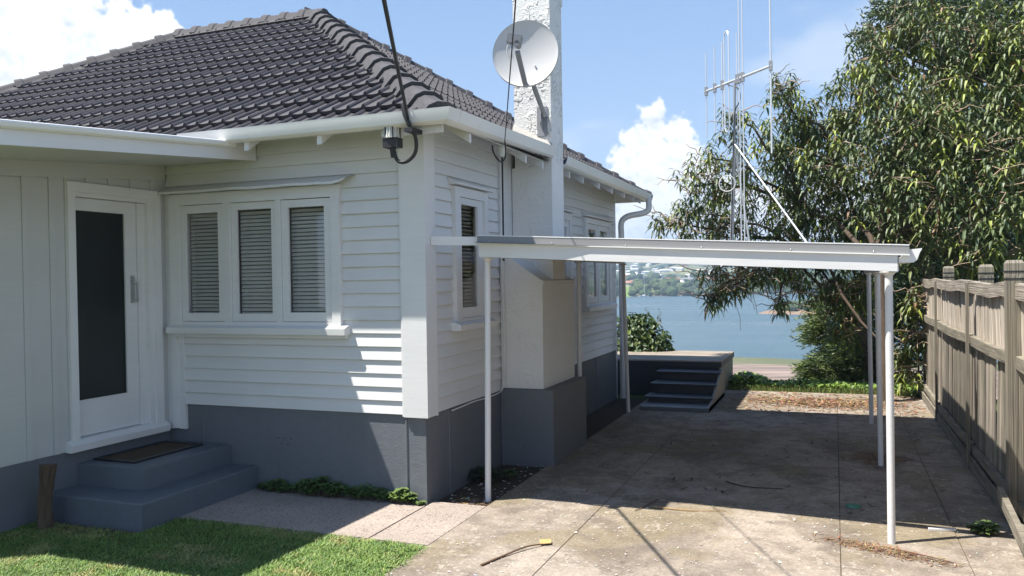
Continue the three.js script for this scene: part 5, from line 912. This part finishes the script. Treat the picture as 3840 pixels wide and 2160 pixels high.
// houses across the water
{
  const r = rng(909), polar = (a, d) => [4 + Math.sin(a) * d, 8 - Math.cos(a) * d];
  const walls = [C(0.62, 0.6, 0.56), C(0.5, 0.45, 0.38), C(0.42, 0.27, 0.2), C(0.7, 0.69, 0.67)].map((c) => std({ color: c, roughness: 0.8 })), roofs = [C(0.3, 0.1, 0.065), C(0.34, 0.17, 0.12), C(0.2, 0.2, 0.21), C(0.6, 0.6, 0.6)].map((c) => std({ color: c, roughness: 0.7 })), dark = std({ color: C(0.06, 0.07, 0.08), roughness: 0.2 });
  const wn = ['white', 'cream', 'brick', 'pale'], rn = ['red', 'terracotta', 'grey', 'silver'];
  const spots = [[-0.234, 806, 1, 1], [-0.222, 812, 2, 1], [-0.213, 830, 1, 0], [-0.207, 800, 0, 3], [-0.199, 818, 3, 2], [-0.191, 845, 2, 1], [-0.19, 798, 0, 3], [-0.181, 826, 1, 0], [-0.17, 808, 0, 3], [-0.162, 836, 2, 2], [-0.145, 815, 1, 1], [-0.132, 828, 2, 0], [-0.121, 812, 0, 2], [-0.105, 830, 3, 1], [-0.08, 820, 1, 0], [-0.055, 835, 0, 3], [-0.03, 822, 2, 1], [-0.005, 828, 1, 2]];
  const where = ['at the waterfront row beyond the carport post', 'set lower, second in that waterfront row', 'higher up behind the second', 'third along with a bright roof', 'midway along the row', 'up the slope above the midway house', 'low by the trees, bright roofed', 'just above the low bright one', 'standing apart in a gap of trees', 'behind the one standing apart', 'at the row end before the tree branch', 'behind hanging leaves near the row end', 'seen past the hanging leaves', 'beyond the branch above the water', 'above the headland, leftmost', 'above the headland, bright roofed', 'above the headland past the bright roof', 'last above the headland'];
  spots.forEach(([a, d, wi, ri], i) => {
    const [x, z] = polar(a, d), y = farY(x, z), L = rr(10, 16, r), W = rr(6, 8, r), H = rr(3, 5.6, r), turn = a + rr(-0.5, 0.5, r);
    const t = thing('far_house', `small ${wn[wi]} house with ${rn[ri]} roof ${where[i]}`.split(' ').slice(0, 16).join(' '), 'house', [x, y, z], 'houses across the harbour'); t.rotation.y = -turn;
    const put = (n, g, m) => { const o = new THREE.Mesh(metreUV(join(g)), m); o.name = numbered(n); o.castShadow = o.receiveShadow = true; t.add(o); };
    put('wall', box(-L / 2, L / 2, -4, H, -W / 2, W / 2), walls[wi]);
    put('roof', loft([-L / 2 - 0.6, -L / 2 + 2.4, L / 2 - 2.4, L / 2 + 0.6].map((q, k) => { const e = k === 0 || k === 3 ? 0.02 : 1; return [[q, H, W / 2 + 0.6], [q, H + 2.1 * e, 0.05], [q, H + 2.1 * e, -0.05], [q, H, -W / 2 - 0.6]]; })), roofs[ri]);
    for (let k = 0; k < 3; k++) put('window', box(-L / 2 + 1.4 + k * (L - 4.4) / 2, -L / 2 + 3.2 + k * (L - 4.4) / 2, H - 2.2, H - 0.9, W / 2, W / 2 + 0.06), dark);
  });
  for (let i = 0; i < 150; i++) {
    const a = rr(-0.27, 0.06, r), d = rr(1150, 2300, r), [x, z] = polar(a, d); if (fbm(x / 170, z / 170, 0, 2, 71) < 0.4) continue;
    const y = farY(x, z), L = rr(9, 17, r), W = rr(6, 9, r), H = rr(3, 5.5, r), lt = r() < 0.6;
    const o = new THREE.Mesh(metreUV(join([box(-L / 2, L / 2, -3, H, -W / 2, W / 2), loft([-L / 2 - 0.5, L / 2 + 0.5].map((q) => [[q, H, W / 2 + 0.5], [q, H + 1.9, 0], [q, H, -W / 2 - 0.5]]))])), lt ? roofs[3] : [walls[0], walls[1], roofs[1]][Math.floor(r() * 3)]);
    o.name = numbered('distant_house'); o.position.set(x, y, z); o.rotation.y = r() * 3; o.castShadow = o.receiveShadow = true; o.userData = { label: 'tiny pale house among many on the hazy far hillside', category: 'house', group: 'tiny houses on the far hillside' }; scene.add(o);
  }
  for (const [a, d, m, label] of [[-0.2135, 715, 13, 'moored white yacht with a mast near the far shore by the carport post'], [-0.144, 712, 12, 'moored yacht with a bare mast before the far trees by the leaves']]) {
    const [x, z] = polar(a, d), t = thing('yacht', label, 'yacht', [x, WATER, z]), put = (n, g, mt) => { const o = new THREE.Mesh(metreUV(join(g)), mt); o.name = numbered(n); o.castShadow = o.receiveShadow = true; t.add(o); };
    put('hull', loft([[-4, 0.5, 0.9], [-2, 1.2, 0.8], [1.5, 1.2, 0.85], [4.5, 0.05, 1.15]].map(([q, w, h]) => [[q, h, w], [q, h, -w], [q, -0.2, -w * 0.5], [q, -0.2, w * 0.5]])), walls[3]);
    put('cabin', box(-1.2, 1.2, 0.85, 1.6, -0.6, 0.6), walls[3]); put('mast', rod([0.6, 0.8, 0], [0.6, m, 0], 0.12, 6), roofs[3]);
  }
}
scene.fog = new THREE.FogExp2(new THREE.Color().setRGB(0.55, 0.75, 1.0), 0.00033);

renderer.render(scene, camera);
